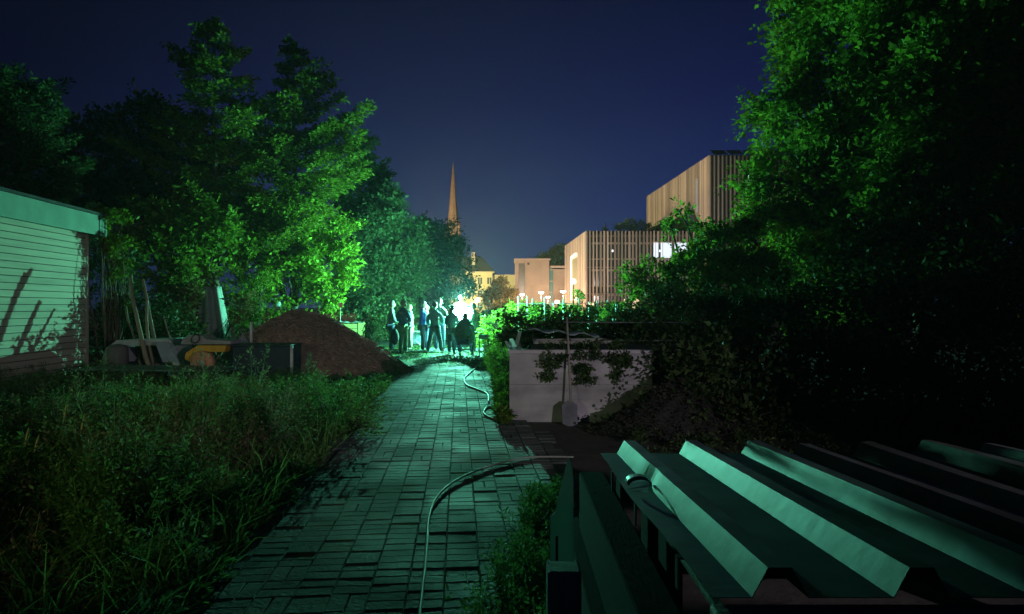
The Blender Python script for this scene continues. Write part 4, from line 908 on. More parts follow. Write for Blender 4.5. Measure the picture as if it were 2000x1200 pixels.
# far left dark trees
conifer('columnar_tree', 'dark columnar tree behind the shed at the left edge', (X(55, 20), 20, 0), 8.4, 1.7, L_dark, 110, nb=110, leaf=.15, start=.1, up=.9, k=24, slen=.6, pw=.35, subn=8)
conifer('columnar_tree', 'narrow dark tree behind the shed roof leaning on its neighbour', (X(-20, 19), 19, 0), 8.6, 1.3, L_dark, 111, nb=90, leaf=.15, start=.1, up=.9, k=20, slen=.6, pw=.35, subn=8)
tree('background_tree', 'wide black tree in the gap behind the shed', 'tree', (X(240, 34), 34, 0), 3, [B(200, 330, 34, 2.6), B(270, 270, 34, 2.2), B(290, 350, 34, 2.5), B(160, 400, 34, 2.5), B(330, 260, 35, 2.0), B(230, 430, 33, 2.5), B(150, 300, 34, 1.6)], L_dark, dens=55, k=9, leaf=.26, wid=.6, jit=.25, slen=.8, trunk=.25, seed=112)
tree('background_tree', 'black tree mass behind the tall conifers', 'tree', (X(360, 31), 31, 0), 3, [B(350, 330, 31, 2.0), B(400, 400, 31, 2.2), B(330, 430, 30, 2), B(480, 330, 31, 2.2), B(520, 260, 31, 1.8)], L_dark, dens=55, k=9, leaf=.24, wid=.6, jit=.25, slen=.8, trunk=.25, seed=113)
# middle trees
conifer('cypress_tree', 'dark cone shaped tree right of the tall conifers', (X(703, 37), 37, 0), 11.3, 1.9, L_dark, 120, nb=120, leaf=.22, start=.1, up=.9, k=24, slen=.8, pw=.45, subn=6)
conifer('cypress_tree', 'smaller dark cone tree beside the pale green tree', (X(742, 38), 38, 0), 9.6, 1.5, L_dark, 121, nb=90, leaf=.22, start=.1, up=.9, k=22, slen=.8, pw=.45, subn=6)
tree('broadleaf_tree', 'tall pale green tree behind the left part of the group', 'tree', (X(770, 34), 34.5, 0), 1.8,
     [B(765, 420, 34, 1.2), B(780, 470, 33.5, 1.5), B(735, 480, 33.5, 1.3), B(800, 520, 33.5, 1.4), B(745, 550, 33, 1.5), B(790, 580, 33, 1.3), B(715, 590, 33, 1.3), B(700, 540, 33.4, 1.1), B(770, 390, 34.4, .6)], L_mint, dens=140, k=10, leaf=.22, wid=.45, jit=.16, slen=.7, trunk=.16, seed=122, up=.6)
tree('broadleaf_tree', 'dark rounded tree left of the yellow house', 'tree', (X(865, 46), 46, 0), 2.2,
     [B(850, 465, 46, 1.7), B(880, 500, 45.5, 1.6), B(840, 520, 45.5, 1.8), B(885, 550, 45, 1.5), B(845, 580, 45, 1.8), B(905, 560, 46, .9), B(830, 450, 46, 1.1)], L_bluish, dens=90, k=10, leaf=.24, wid=.5, jit=.22, slen=.8, trunk=.2, seed=123)
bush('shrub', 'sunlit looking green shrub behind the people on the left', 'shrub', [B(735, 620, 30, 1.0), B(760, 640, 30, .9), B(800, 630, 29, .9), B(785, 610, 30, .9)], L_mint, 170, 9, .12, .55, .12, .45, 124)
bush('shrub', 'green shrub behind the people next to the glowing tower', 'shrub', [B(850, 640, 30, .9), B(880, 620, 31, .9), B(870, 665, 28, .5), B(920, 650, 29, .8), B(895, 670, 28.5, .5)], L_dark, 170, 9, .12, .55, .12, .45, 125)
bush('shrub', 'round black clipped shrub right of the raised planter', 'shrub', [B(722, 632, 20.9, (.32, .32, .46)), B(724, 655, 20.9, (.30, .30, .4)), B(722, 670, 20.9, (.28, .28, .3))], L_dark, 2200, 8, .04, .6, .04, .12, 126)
# right of the tower
bush('shrub', 'bright yellow green bush beside the small side table', 'shrub', [B(962, 640, 21.8, (.42, .4, .38)), B(950, 660, 21.4, (.38, .35, .32)), B(970, 668, 20.5, (.4, .35, .35)), B(975, 625, 22.5, (.3, .3, .25))], L_lime, 600, 9, .07, .6, .07, .25, 127)
bush('shrub', 'green bush along the path left of the wall corner', 'shrub', [B(975, 705, 16, (.35, .4, .38)), B(985, 735, 13.5, (.28, .4, .35)), B(965, 690, 18, (.4, .4, .38)), B(988, 765, 11.5, (.16, .4, .3)), B(982, 690, 14.5, (.3, .4, .3))], L_broad, 700, 9, .06, .55, .07, .25, 128)
bush('weed_clump', 'tall bright feathery weed clump leaning over the left edge of the path', 'weeds', [B(690, 800, 8.6, (.38, .4, .3)), B(640, 780, 9.2, (.4, .4, .33)), B(590, 800, 8.6, (.4, .4, .3)), B(715, 830, 8.0, (.2, .3, .16))], L_weed, 900, 12, .05, .35, .06, .3, 170, up=1.1)
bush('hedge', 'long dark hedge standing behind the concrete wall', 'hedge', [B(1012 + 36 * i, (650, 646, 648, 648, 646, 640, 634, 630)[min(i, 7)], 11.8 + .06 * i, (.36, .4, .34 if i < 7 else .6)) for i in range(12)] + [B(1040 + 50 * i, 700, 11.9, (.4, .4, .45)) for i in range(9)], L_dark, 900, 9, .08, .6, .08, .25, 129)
bush('hedge', 'distant low hedge in front of the blue car', 'hedge', [B(935 + 20 * i, 622, 36, (.8, .6, .55)) for i in range(6)], L_broad, 260, 8, .12, .6, .12, .35, 130)
for i, (a_, b_) in enumerate(((1010, 1050), (1060, 1100), (1108, 1150), (1160, 1200), (1208, 1262))):
    hh = (608, 612, 610, 610, 604)[i]
    bush('climbing_plant', ('climbing plant on the stakes left of the others, below the first lamp', 'bright climbing plant below the wide street lamp', 'bright climbing plant with a tall shoot in front of the slatted facade', 'bright climbing plant before the slatted wall', 'bright leafy plant at the right end by the dark tree')[i], 'plant',
         [B(a_, hh, 25.5, (.35, .4, .22)), B((a_ + b_) / 2, hh + 3, 25.0, (.5, .4, .3)), B(b_, hh, 25.5, (.35, .4, .24))] + ([B(1133, 577, 25.5, (.12, .12, .35))] if i == 2 else []) + [B((a_ + b_) / 2, hh + 22, 25.2, (.6, .3, .35))], L_lime, 700, 8, .10, .65, .08, .25, 131 + i)
k = 0
desc = ['beside the beige tower block', 'in front of the beige tower', 'under the second lamp', 'left of the teal glass', 'before the teal glass', 'right of the teal glass', 'under the widest lamp', 'below the white globe', 'at the edge of the wood facade', 'before the first dark slats', 'before the middle slats', 'before the right slats', 'nearest the dark tree']
for i, px_ in enumerate((1012, 1029, 1040, 1063, 1081, 1094, 1100, 1113, 1130, 1150, 1166, 1186, 1203)):
    Y = 24.4 + (i % 3) * .5; topy = (579, 578, 583, 581, 592, 588, 583, 594, 582, 590, 588, 586, 594)[i]
    p_ = P(px_, topy, Y); b = MB(); b.tube([(p_.x + rnd.uniform(-.05, .05), Y, 0), (p_.x, Y, p_.z)], .022, 7)
    o = tag(b.build('garden_stake', mat('pale_stake', (.5, .52, .5), .6)), 'pale upright plant stake ' + desc[i], 'stake', 'plant stakes in the lit garden bed')
b = MB()
for z in (1.35, 1.72): b.tube([(X(1008, 24.9), 24.9, z), (X(1215, 24.9), 24.9, z + .05)], .010, 6)
tag(b.build('wire_rail', mat('rusty_wire', (.12, .12, .11))), 'thin horizontal rails tying the plant stakes together', 'rail')
# right hand trees
tree('broadleaf_tree', 'huge leafy tree overhanging the right side of the yard', 'tree', (X(1800, 13.5), 13.5, 0), 3.2,
     [B(1590, 60, 15, 1.0), B(1560, 230, 15.5, 1.05), B(1500, 250, 16, .7), B(1470, 215, 16, .35), B(1520, 345, 16, .85), B(1455, 350, 16, .35), B(1600, 400, 15.5, 1.0), B(1540, 440, 16, .7), B(1560, 110, 15.5, .6), B(1580, 520, 15.5, .7), B(1480, 420, 16, .5),
      B(1700, 60, 14, 1.4), B(1680, 230, 14, 1.5), B(1720, 400, 13.5, 1.3), B(1640, 320, 15, 1.0), B(1830, 120, 13, 1.6), B(1840, 330, 12.5, 1.5), B(1960, 60, 12, 1.6), B(1970, 250, 12, 1.5), B(1960, 430, 11.5, 1.2), B(1640, -60, 14, 1.4), B(1800, -60, 13, 1.5), B(1950, -80, 12, 1.6), B(1800, 480, 12.5, 1.1), B(1780, 200, 16, 2.2), B(1920, 250, 15, 2.4), B(1980, 420, 15, 2.2), B(1850, 450, 16, 2.2), B(1700, 500, 16, 1.8), B(2050, 120, 15, 2.5), B(1680, 350, 17, 1.8)],
     L_oak, dens=300, k=10, leaf=.135, wid=.6, jit=.13, slen=.5, trunk=.24, seed=140, up=.0, droop=.3)
tree('broadleaf_tree', 'lower leafy tree in front of the slatted building', 'tree', (X(1440, 15), 15.5, 0), 1.3,
     [B(1235, 555, 15.5, .32), B(1280, 548, 15.5, .5), B(1340, 530, 15.5, .6), B(1400, 490, 15.5, .75), B(1370, 460, 16, .35), B(1310, 440, 16, .18), B(1290, 590, 15, .5), B(1360, 600, 15, .8), B(1440, 560, 15, .95), B(1480, 480, 15.5, .7), B(1500, 600, 14.5, 1.1), B(1330, 410, 16, .18)],
     L_oak, dens=380, k=10, leaf=.12, wid=.6, jit=.11, slen=.38, trunk=.11, seed=141, up=.1)
bush('shrub', 'black shrub mass right of the concrete wall', 'shrub', [B(1270, 690, 11.2, .6), B(1330, 650, 11.5, .8), B(1420, 700, 11, .9), B(1520, 660, 11, 1.0), B(1620, 700, 10.5, 1.0), B(1480, 780, 10, .7), B(1560, 790, 10, .8), B(1650, 780, 9.6, .8), B(1600, 720, 10.8, 1.0), B(1350, 760, 10, .6), B(1290, 740, 9.8, .4), B(1320, 700, 8.75, (.42, .12, .2)), B(1345, 712, 8.5, (.36, .2, .3)), B(1400, 720, 8.4, (.5, .4, .5)), B(1440, 740, 8.2, (.5, .4, .5)), B(1370, 770, 8.2, (.4, .25, .3))], L_dark, 260, 9, .09, .6, .1, .4, 142)
bush('shrub', 'black shrub mass at the right edge behind the metal sheets', 'shrub', [B(1720, 680, 9.8, 1.0), B(1850, 650, 9, 1.1), B(1980, 660, 8.5, 1.2), B(1760, 790, 8.8, .7), B(1900, 790, 8, .8), B(2060, 720, 7.5, 1.1), B(1700, 560, 10.5, 1.0), B(1830, 540, 10, 1.1), B(2000, 520, 9, 1.1)], L_dark, 260, 9, .09, .6, .1, .4, 143)
# things far away
tree('street_tree', 'round tree in front of the yellow house', 'tree', (X(978, 108), 108, 0), 2.5, [B(975, 568, 108, 2.2), B(990, 575, 108, 1.9), B(962, 580, 108, 1.7), B(985, 592, 108, 1.5)], L_autumn, dens=70, k=9, leaf=.35, wid=.6, jit=.3, slen=.8, trunk=.16, seed=150)
bush('shrub', 'orange lit shrubs under the street lamp beside the beige block', 'shrub', [B(985, 600, 88, 1.0), B(1000, 598, 88, .9), B(970, 602, 88, .8)], L_autumn, 60, 8, .25, .6, .2, .5, 151)
tree('background_tree', 'dark tree behind the low wing of the beige block', 'tree', (X(1085, 150), 150, 0), 5, [B(1085, 505, 150, 3), B(1100, 500, 150, 3), B(1068, 512, 150, 2.2)], L_dark, dens=20, k=9, leaf=.6, wid=.6, jit=.5, slen=1.4, trunk=.3, seed=152)

# ---------------------------------------------------------------- buildings
M_wood = mat('larch_cladding', (.42, .345, .265), .75, isl=.45, var=.22, scale=1.2, stretch=(3.0, 3.0, .05), detail=3)
M_slat = mat('larch_slat', (.36, .30, .26), .8, isl=.45, var=.25, scale=1.0, stretch=(2.2, 2.2, .05))
M_back = mat('dark_facade', (.035, .03, .028), .7)
M_plaster = mat('beige_plaster', (.44, .375, .29), .85, var=.14, scale=.5, detail=7)
M_yplaster = mat('yellow_plaster', (.52, .48, .30), .85, var=.06, scale=.4)
M_glassd = mat('dark_glass', (.05, .06, .06), .15, spec=.8)
M_winlit = emis('cool_window', (.62, .78, 1), .95)
M_winwarm = emis('warm_window', (1, .62, .36), 1.5)
def lower_block():
    Y0, Y1 = 88.0, 109.4; h = 12.0; x0 = 10.07; xf = x0 - .05 * (Y1 - Y0)
    d = empty('slatted_building', (18, 88, 0), 'lower wood building with vertical slats and sloping cladding wall', 'building')
    def l(x, y, z): return (x - 18, y - 88, z)
    b = MB(); b.prism([l(x0 + .25, Y0 + .3, -.2), l(26.4, Y0 + .3, -.2), l(26.4, Y1, -.2), l(xf + .25, Y1, -.2)], (0, 0, 0), (0, 0, h - .1)); b.build('wall', M_back, d)
    # cladding boards of the left face, with tall opening
    b = MB(); n = 46
    for i in range(n):
        ya, yb = Y0 + (Y1 - Y0) * i / n, Y0 + (Y1 - Y0) * (i + .93) / n
        xa, xb = x0 - .05 * (ya - Y0), x0 - .05 * (yb - Y0); pr = .02 * (i * 7 % 3)
        opening = 95.0 < (ya + yb) / 2 < 102.8
        for za, zb in (((0, 2.6), (9.7, h)) if opening else ((0, h),)):
            b.prism([l(xa - pr, ya, za), l(xb - pr, yb, za), l(xb + .2, yb, za), l(xa + .2, ya, za)], (0, 0, 0), (0, 0, zb - za))
    b.build('cladding', M_wood, d)
    b = MB(); b.prism([l(x0 - .05 * 7 + .21, 95, 2.6), l(x0 - .05 * 14.8 + .21, 102.8, 2.6), l(x0 - .05 * 14.8 + .24, 102.8, 2.6), l(x0 - .05 * 7 + .24, 95, 2.6)], (0, 0, 0), (0, 0, 7.1)); win = b.build('window', mat('amber_glass', (.22, .2, .12), .3), d)
    b = MB(); b.prism([l(x0 - .05 * 14.3 + .02, 102.2, 2.6), l(x0 - .05 * 14.8 + .02, 102.75, 2.6), l(x0 - .05 * 14.8 + .19, 102.75, 2.6), l(x0 - .05 * 14.3 + .19, 102.2, 2.6)], (0, 0, 0), (0, 0, 7.05)); b.b2(l(x0 - .05 * 7 - .35, 95.1, 9.2), l(x0 - .05 * 7 + .18, 102.1, 9.66)); b.build('reveal', emis('lit_reveal', (1, .85, .5), .9), win)
    # slats on the front face
    b = MB(); n = 33
    for i in range(n):
        x = x0 + (26.3 - x0) * i / n
        wv = .16 + .10 * ((i * 7 + 3) % 4) / 3; b.b2(l(x, Y0 - .32, .9 if i % 9 else .0), l(x + wv, Y0 - .05, h + .05 * (i % 2)))
    for z in (3.4, 7.0, 11.3): b.b2(l(x0, Y0 - .045, z), l(26.3, Y0 + .0, z + .12))
    b.build('slat_screen', M_slat, d)
    for i in range(7):
        xa = x0 + 1.0 + i * 2.2
        for z in (8.3, 4.6, 1.2):
            lit = z == 8.3 and i in (4,)
            if z == 8.3 and i == 6: continue
            m = MB(); m.b2(l(xa, Y0 + .27, z), l(xa + 1.5, Y0 + .298, z + 1.9)); w = m.build('window', M_glassd, d)
            m = MB(); m.b2(l(xa - .1, Y0 + .0, z + 1.92), l(xa + 1.6, Y0 + .1, z + 2.2)); m.b2(l(xa - .1, Y0 + .0, z - .2), l(xa + 1.6, Y0 + .1, z - .02)); m.build('frame', mat('tan_frame', (.55, .45, .34), .7), w)
            if lit or (z == 8.3 and i in (1,)): 
                m = MB(); m.b2(l(xa + .3, Y0 + .24, z + .9), l(xa + (1.1 if lit else .7), Y0 + .262, z + 1.2)); m.build('ceiling_light', emis('cool_light', (.8, .9, 1), 1.6), w)
    for xa, xb in ((1277, 1286), (1291, 1312), (1318, 1341)):
        m = MB(); m.b2(l(X(xa, 87.5), Y0 - .40, 8.35), l(X(xb, 87.5), Y0 - .34, 10.4)); w = m.build('window', M_winlit, d)
        m = MB(); m.b2(l(X(xa, 87.5) - .1, Y0 - .45, 10.42), l(X(xb, 87.5) + .1, Y0 - .33, 10.55)); m.b2(l(X(xa, 87.5) + .2, Y0 - .43, 8.35), l(X(xa, 87.5) + .26, Y0 - .41, 10.4)); m.build('frame', mat('tan_frame', (.40, .32, .24)), w)
    for xa, xb, za, zb in ((1219, 1229, 1.2, 2.7), (1236, 1250, 1.2, 2.7), (1262, 1272, 1.3, 2.5), (1150, 1160, .9, 2.2)):
        m = MB(); m.b2(l(X(xa, 87.5), Y0 - .40, za), l(X(xb, 87.5), Y0 - .345, zb)); w = m.build('window', M_winwarm, d)
        m = MB(); m.b2(l(X((xa + xb) / 2 - .5, 87.5), Y0 - .43, za), l(X((xa + xb) / 2 + .5, 87.5), Y0 - .405, zb)); m.build('frame', mat('tan_frame', (.40, .32, .24)), w)
    m = MB(); m.b2(l(x0 - .0, Y0 - .04, h + .003), l(26.4, Y1, h + .06)); m.build('roof', mat('roof_felt', (.04, .045, .045)), d)
    rs = random.Random(4)
    bl = [((15.6 + i * 1.15, 90 + rs.uniform(0, 2), h + .8 + .5 * math.sin(i * 1.3)), (1.0, .8, .9)) for i in range(9)] + [((13.2, 90, h + .35), .35)]
    bush('roof_shrub', 'dark row of shrubs growing on the lower wood building roof', 'shrub', bl, L_dark, 130, 9, .2, .6, .2, .5, 160, ground=False, stems=False)
    m = MB(); m.tube([(13.1, 90, h), (13.1, 90, h + 1.6)], [.25, .02], 8); tag(m.build('roof_spike', mat('dark_hatch', (.03, .03, .035))), 'small dark pointed finial on the lower wood building', 'finial')
lower_block()
def upper_block():
    Y0, Y1 = 86.0, 118.3; h = 22.0; x0 = 26.5; xf = x0 - .05 * (Y1 - Y0)
    d = empty('timber_block', (30, 86, 0), 'tall wood clad block with sloping skyline behind the right tree', 'building')
    def l(x, y, z): return (x - 30, y - 86, z)
    b = MB(); b.prism([l(x0 + .25, Y0 + .3, 0), l(46, Y0 + .3, 0), l(46, Y1, 0), l(xf + .25, Y1, 0)], (0, 0, 0), (0, 0, h - .1)); b.build('wall', M_back, d)
    b = MB(); n = 64; rs = random.Random(9)
    for i in range(n):
        ya, yb = Y0 + (Y1 - Y0) * i / n, Y0 + (Y1 - Y0) * (i + .95) / n
        xa, xb = x0 - .05 * (ya - Y0), x0 - .05 * (yb - Y0); pr = rs.choice((0, .03, .06))
        b.prism([l(xa - pr, ya, 0), l(xb - pr, yb, 0), l(xb + .2, yb, 0), l(xa + .2, ya, 0)], (0, 0, 0), (0, 0, h))
    b.build('cladding', M_wood, d)
    for ya, yb, z0, z1 in ((90.2, 91.2, 15.0, 19.8), (92.4, 93.6, 12.8, 16.2), (94.4, 95.6, 13.4, 15.6)):
        m = MB(); xa, xb = x0 - .05 * (ya - Y0) - .07, x0 - .05 * (yb - Y0) - .07
        m.prism([l(xa - .02, ya, z0), l(xb - .02, yb, z0), l(xb, yb, z0), l(xa, ya, z0)], (0, 0, 0), (0, 0, z1 - z0)); m.build('window', mat('sheen_glass', (.45, .48, .5), .2, spec=.9), d)
    b = MB(); n = 34
    for i in range(n):
        x = x0 + (45 - x0) * i / n; b.b2(l(x, Y0 - .3, 12.4), l(x + .17, Y0 - .05, h - .1))
    b.build('slat_screen', M_slat, d)
    for xa, z in ((27.6, 17.0), (30.0, 17.0), (32.2, 17.6), (27.6, 13.4), (30.0, 13.4)):
        m = MB(); m.b2(l(xa, Y0 + .27, z), l(xa + 1.6, Y0 + .298, z + 1.8)); w = m.build('window', M_glassd, d)
    m = MB(); m.b2(l(31.6, Y0 - .36, 18.3), l(32.1, Y0 - .32, 19.2)); m.build('lamp', emis('cool_light2', (.7, .9, 1), 2.5), d)
    m = MB(); m.b2(l(x0 + .3, Y0, h + .003), l(46, Y1, h + .05)); m.build('roof', mat('roof_felt', (.04, .045, .045)), d)
    for i in range(5):
        m = MB(); x = 28.2 + i * 2.2; m.beam((x, 86.4, h + .25), (x, 88.2, h + 1.2), 1.9, .06); m.tube([(x, 88.1, h + .05), (x, 88.1, h + 1.15)], .04, 6)
        tag(m.build('solar_panel', mat('panel_dark', (.02, .025, .04), .3)), 'tilted dark roof panel on the tall wood block, ' + ('nearest its corner', 'second from its corner', 'third from its corner', 'fourth from its corner', 'farthest from its corner')[i], 'solar panel', 'solar panels on the tall wood block')
upper_block()
# beige tower block with link and wing
bb = empty('beige_block', (X(1038, 114), 114, 0), 'beige plastered block with flat projecting roof and tall window', 'building')
def lb(px_, Y, z): return ((px_ - 1000) / F * Y - bb.location.x, Y - 114, z)
b = MB(); b.b2(lb(1006, 114, 0), lb(1012.5, 114, 9.95)[:1] + (8, 9.95)); b.b2((lb(1012.6, 114, 0)[0], .35, 0), (lb(1025.4, 114, 0)[0], 8, 9.95)); b.b2((lb(1025.5, 114, 0)[0], 0, 0), (lb(1036, 114, 0)[0], 8, 9.95)); b.b2((lb(1036, 114, 0)[0] + .01, .5, 0), (lb(1073, 114, 0)[0], 8, 9.95)); b.build('wall', M_plaster, bb)
b = MB(); b.b2((lb(1013, 114, 0)[0], .28, 3.2), (lb(1025, 114, 0)[0], .345, 9.4)); w = b.build('window', mat('tall_glass', (.13, .12, .09), .3), bb)
b = MB(); b.b2((lb(1004, 114, 0)[0], -.5, 9.96), (lb(1075, 114, 0)[0], 8.4, 10.2)); b.build('roof', mat('pale_trim', (.55, .47, .38), .8), bb)
b = MB(); b.b2((lb(1030, 114, 0)[0], -.06, 9.1), (lb(1034, 114, 0)[0], -.01, 9.5)); b.build('vent', M_glassd, bb)
b = MB(); b.b2((lb(1073, 114, 0)[0] + .01, 1.2, 0), (lb(1081, 114, 0)[0], 6, 8.6)); b.build('glass_link', mat('teal_glass', (.08, .28, .27), .25, spec=.8), bb)
b = MB()
for z in (2.2, 4.2, 6.2): b.b2((lb(1073, 114, 0)[0] + .02, 1.12, z), (lb(1081, 114, 0)[0], 1.19, z + .1))
b.build('glazing_bar', mat('tan_frame', (.40, .32, .24)), bb)
b = MB(); b.b2((lb(1081, 114, 0)[0] + .01, .8, 0), (lb(1105, 114, 0)[0], 7, 8.2)); b.build('wing', M_plaster, bb)
b = MB(); b.b2((lb(1073, 114, 0)[0] + .2, .5, 8.22), (lb(1106, 114, 0)[0], 7.2, 8.35)); b.b2((lb(1073, 114, 0)[0] + .2, .8, 8.61), (lb(1106, 114, 0)[0], 7.2, 9.0)); b.build('parapet', mat('pale_trim', (.55, .47, .38)), bb)
# yellow house
yh = empty('yellow_house', (-6, 150, 0), 'yellow plastered house with dark hipped roof behind the garden', 'house')
b = MB(); b.b2((-9, 0, 0), (1.4, 12, 9.6)); b.b2((1.41, 1, 0), (7.4, 10, 8.9)); b.build('wall', M_yplaster, yh)
b = MB(); b.add([(-9.6, -.6, 9.9), (2, -.6, 9.9), (2, 12.6, 9.9), (-9.6, 12.6, 9.9), (-7, 6, 13.9), (-1.5, 6, 13.9)], [(0, 1, 5, 4), (1, 2, 5), (2, 3, 4, 5), (3, 0, 4), (3, 2, 1, 0)]); rf = b.build('roof', mat('dark_tiles', (.05, .05, .055), .7), yh)
b = MB(); b.b2((-3.6, 2.2, 11), (-2.8, 3, 14.6)); b.build('chimney', mat('pale_trim', (.55, .47, .38)), rf)
b = MB(); b.b2((-9.5, -.5, 9.61), (1.9, 0, 9.88)); b.b2((1.91, .6, 8.91), (7.5, 10, 9.2)); b.build('cornice', mat('pale_trim', (.55, .47, .38)), yh)
for z in (7.0, 4.0, 1.2):
    for x in (-6.2, -3.9, -2.0, .2):
        b = MB(); b.b2((x, -.05, z), (x + 1.0, -.003, z + 1.5)); w = b.build('window', M_glassd, yh)
        b = MB(); b.b2((x + .46, -.09, z), (x + .54, -.053, z + 1.5)); b.build('frame', mat('white_frame', (.7, .7, .65)), w)
# church
ch = empty('church_spire', (-27.6, 300, 0), 'tall slender church spire with pinnacles beyond the trees', 'church tower')
M_stone = mat('church_stone', (.36, .24, .17), .85, var=.2, scale=.3, bump=.2)
M_spire = mat('spire_slate', (.30, .24, .15), .7, var=.2, scale=.4)
b = MB(); b.b2((-3.1, -3.1, 0), (3.1, 3.1, 35)); b.b2((-3.4, -3.4, 35.01), (3.4, 3.4, 36)); b.build('tower', M_stone, ch)
b = MB(); b.lathe((0, 0, 0), [(3.0, 36.01), (2.75, 39.5), (1.7, 51), (.95, 60.5), (.42, 66.5), (.06, 69.2)], 8); o = b.build('spire', M_spire, ch)
for pgn in o.data.polygons: pgn.use_smooth = False
b = MB(); b.lathe((0, 0, 0), [(1.15, 58.0), (1.3, 58.3), (1.15, 58.6)], 8); b.build('band', M_stone, ch)
for sx in (-1, 1):
    for sy in (-1, 1):
        b = MB(); b.lathe((sx * 2.9, sy * 2.9, 36.01), [(.55, 0), (.5, 2.6), (.6, 2.8), (.05, 6)], 6); b.build('pinnacle', M_stone, ch)
        
b = MB(); b.prism([(-.9, -3.3, 36.01), (.9, -3.3, 36.01), (.9, -3.3, 39), (0, -3.3, 41.5), (-.9, -3.3, 39)], (0, 0, 0), (0, 1.5, 0)); b.build('gable', M_stone, ch)
b = MB(); b.b2((-.6, -3.16, 28), (.6, -3.11, 33)); b.build('louvre', M_glassd, ch)
b = MB(); b.tube([(0, 0, 69), (0, 0, 71)], .07, 6); b.tube([(-.5, 0, 70.2), (.5, 0, 70.2)], .06, 6); b.build('cross', mat('black_metal', (.02, .02, .02)), ch)
# roofs behind the right of the yellow house, seen as dark skyline
b = MB(); b.prism([(22, 190, 0), (2, 190, 0), (2, 190, 11), (6, 190, 13.5), (18, 190, 13.5), (22, 190, 11)], (0, 0, 0), (0, 10, 0)); tag(b.build('town_house', mat('dim_plaster', (.12, .14, .15), .9)), 'dim distant house roofline behind the beige block', 'house')

# ---------------------------------------------------------------- street lamps, car
M_pole = mat('lamp_pole', (.08, .08, .08), .5)
M_lampglow = emis('lamp_glow', (1, .58, .38), 30)
lamps = [(932, 583, 150, 'small street lamp farthest left in front of the yellow house'), (985, 578, 118, 'street lamp glowing pink beside the round street tree'), (1020, 575, 104, 'street lamp before the tall window of the beige block'), (1057, 571, 96, 'street lamp before the plain wall of the beige block'), (1100, 569, 86, 'nearest wide street lamp before the wood cladding'), (1070, 580, 108, 'lower lamp left of the teal glass link')]
for i, (px_, py_, Y, lab) in enumerate(lamps):
    p_ = P(px_, py_, Y); r0 = empty('street_lamp', (p_.x, Y, 0), lab, 'street lamp', 'street lamps on the square')
    b = MB(); b.tube([(0, 0, 0), (0, 0, p_.z)], [.07, .045], 8); b.build('pole', M_pole, r0)
    b = MB(); b.lathe((0, 0, p_.z), [(.12, -.22), (.32, -.16), (.36, .0), (.30, .05)], 14); b.build('diffuser', M_lampglow, r0)
    b = MB(); b.lathe((0, 0, p_.z), [(.42, .055), (.40, .10), (.1, .18)], 14); b.build('lamp_shade', M_pole, r0)
    lt = light('lamp_light', 'POINT', (p_.x, Y - .0, p_.z - .55), 1500, (1, .58, .36), .25)
p_ = P(1120, 550, 62); r0 = empty('street_lamp', (p_.x, 62, 0), 'white globe lamp on a tall pole before the wood cladding', 'street lamp', 'street lamps on the square')
b = MB(); b.tube([(0, 0, 0), (0, 0, p_.z - .3)], [.06, .04], 8); b.build('pole', M_pole, r0)
b = MB(); b.lathe((0, 0, p_.z), [(.3 * math.sin(t), -.3 * math.cos(t)) for t in np.linspace(.05, 3.09, 12)], 16); b.build('globe', emis('globe_glow', (.85, 1, .9), 1.4), r0)
p_ = P(1088, 590, 70); r0 = empty('street_lamp', (p_.x, 70, 0), 'low bollard lamp glowing warm among the stakes', 'street lamp', 'street lamps on the square')
b = MB(); b.tube([(0, 0, 0), (0, 0, p_.z - .2)], .05, 8); b.build('pole', M_pole, r0)
b = MB(); b.lathe((0, 0, p_.z), [(.1, -.2), (.22, -.15), (.22, .1), (.1, .15)], 14); b.build('diffuser', M_lampglow, r0)
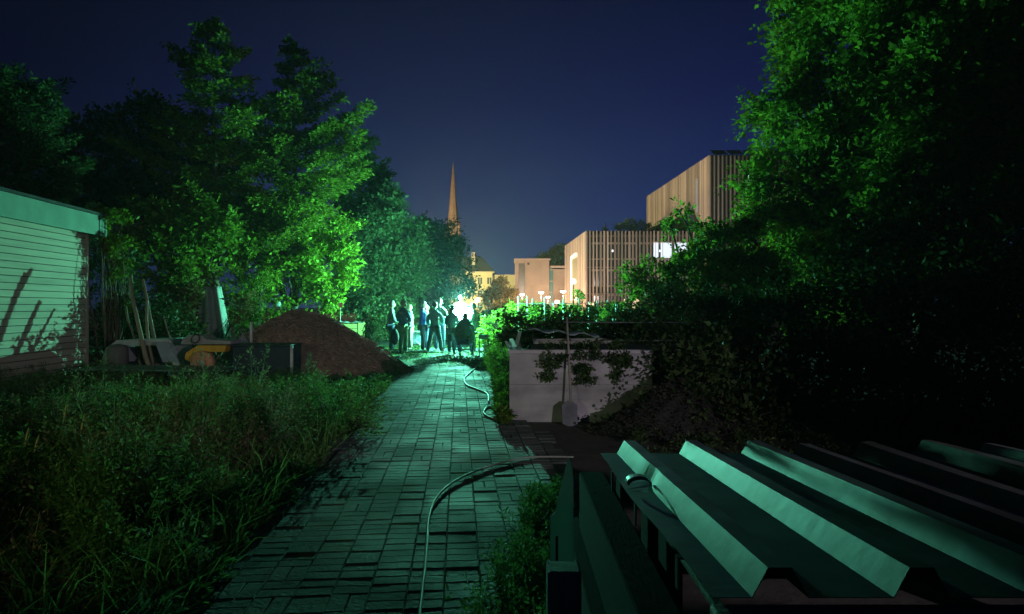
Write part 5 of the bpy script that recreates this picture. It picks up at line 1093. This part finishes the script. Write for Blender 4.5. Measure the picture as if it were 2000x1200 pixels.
def car(label, px_, Y, col, rz):
    p_ = P(px_, 600, Y); r0 = empty('parked_car', (p_.x, Y, 0), label, 'car', 'cars parked beyond the garden', rz)
    prof = [(-2.1, .35), (-2.12, .75), (-1.95, .95), (-1.3, 1.0), (-.75, 1.42), (.55, 1.46), (1.25, 1.02), (1.95, .92), (2.12, .7), (2.1, .35)]
    b = MB(); b.prism([(x, -.85, z) for x, z in prof], (0, 0, 0), (0, 1.7, 0)); b.build('body', col, r0, bevel=.05)
    b = MB(); b.prism([(-1.15, -.87, 1.03), (-.7, -.87, 1.36), (.5, -.87, 1.39), (1.05, -.87, 1.05)], (0, 0, 0), (0, .015, 0)); b.build('side_window', M_glassd, r0)
    for x in (-1.3, 1.35):
        for y in (-.86, .68):
            b = MB(); b.lathe((x, y + .09, .32), [(.1, -.1), (.30, -.1), (.32, 0), (.30, .1), (.1, .1)], 18, axis=(0, 1, 0)); w = b.build('wheel', mat('tyre', (.03, .03, .03), .8), r0)
            b = MB(); b.lathe((x, y + .09, .32), [(.02, -.115), (.19, -.11), (.19, .11)], 14, axis=(0, 1, 0)); b.build('rim', M_zinc, w)
    for y in (-.65, .65):
        b = MB(); b.box((2.1, y, .72), (.06, .3, .14)); b.build('headlight', mat('lens', (.7, .7, .7), .2), r0)
    return r0
car('blue hatchback parked beyond the hedge below the yellow house', 963, 118, mat('car_blue', (.05, .07, .42), .3, .3, var=.02), .08)
car('pale car partly hidden by the bed right of the blue hatchback', 996, 124, mat('car_silver', (.45, .43, .42), .3, .4, var=.02), .0)

# ---------------------------------------------------------------- haze
b = MB(); b.b2((-260, -30, -1), (260, 420, 90)); hz = b.build('haze', None)
mm = bpy.data.materials.new('haze_air'); mm.use_nodes = True; n_, l_ = mm.node_tree.nodes, mm.node_tree.links
n_.remove(n_['Principled BSDF']); v = n_.new('ShaderNodeVolumePrincipled'); v.inputs['Density'].default_value = .0007; v.inputs['Anisotropy'].default_value = .45; v.inputs['Color'].default_value = (.8, .85, .9, 1)
l_.new(v.outputs[0], n_['Material Output'].inputs['Volume']); hz.data.materials.append(mm); tag(hz, 'thin night haze glowing around the lamps', 'haze', kind='stuff')
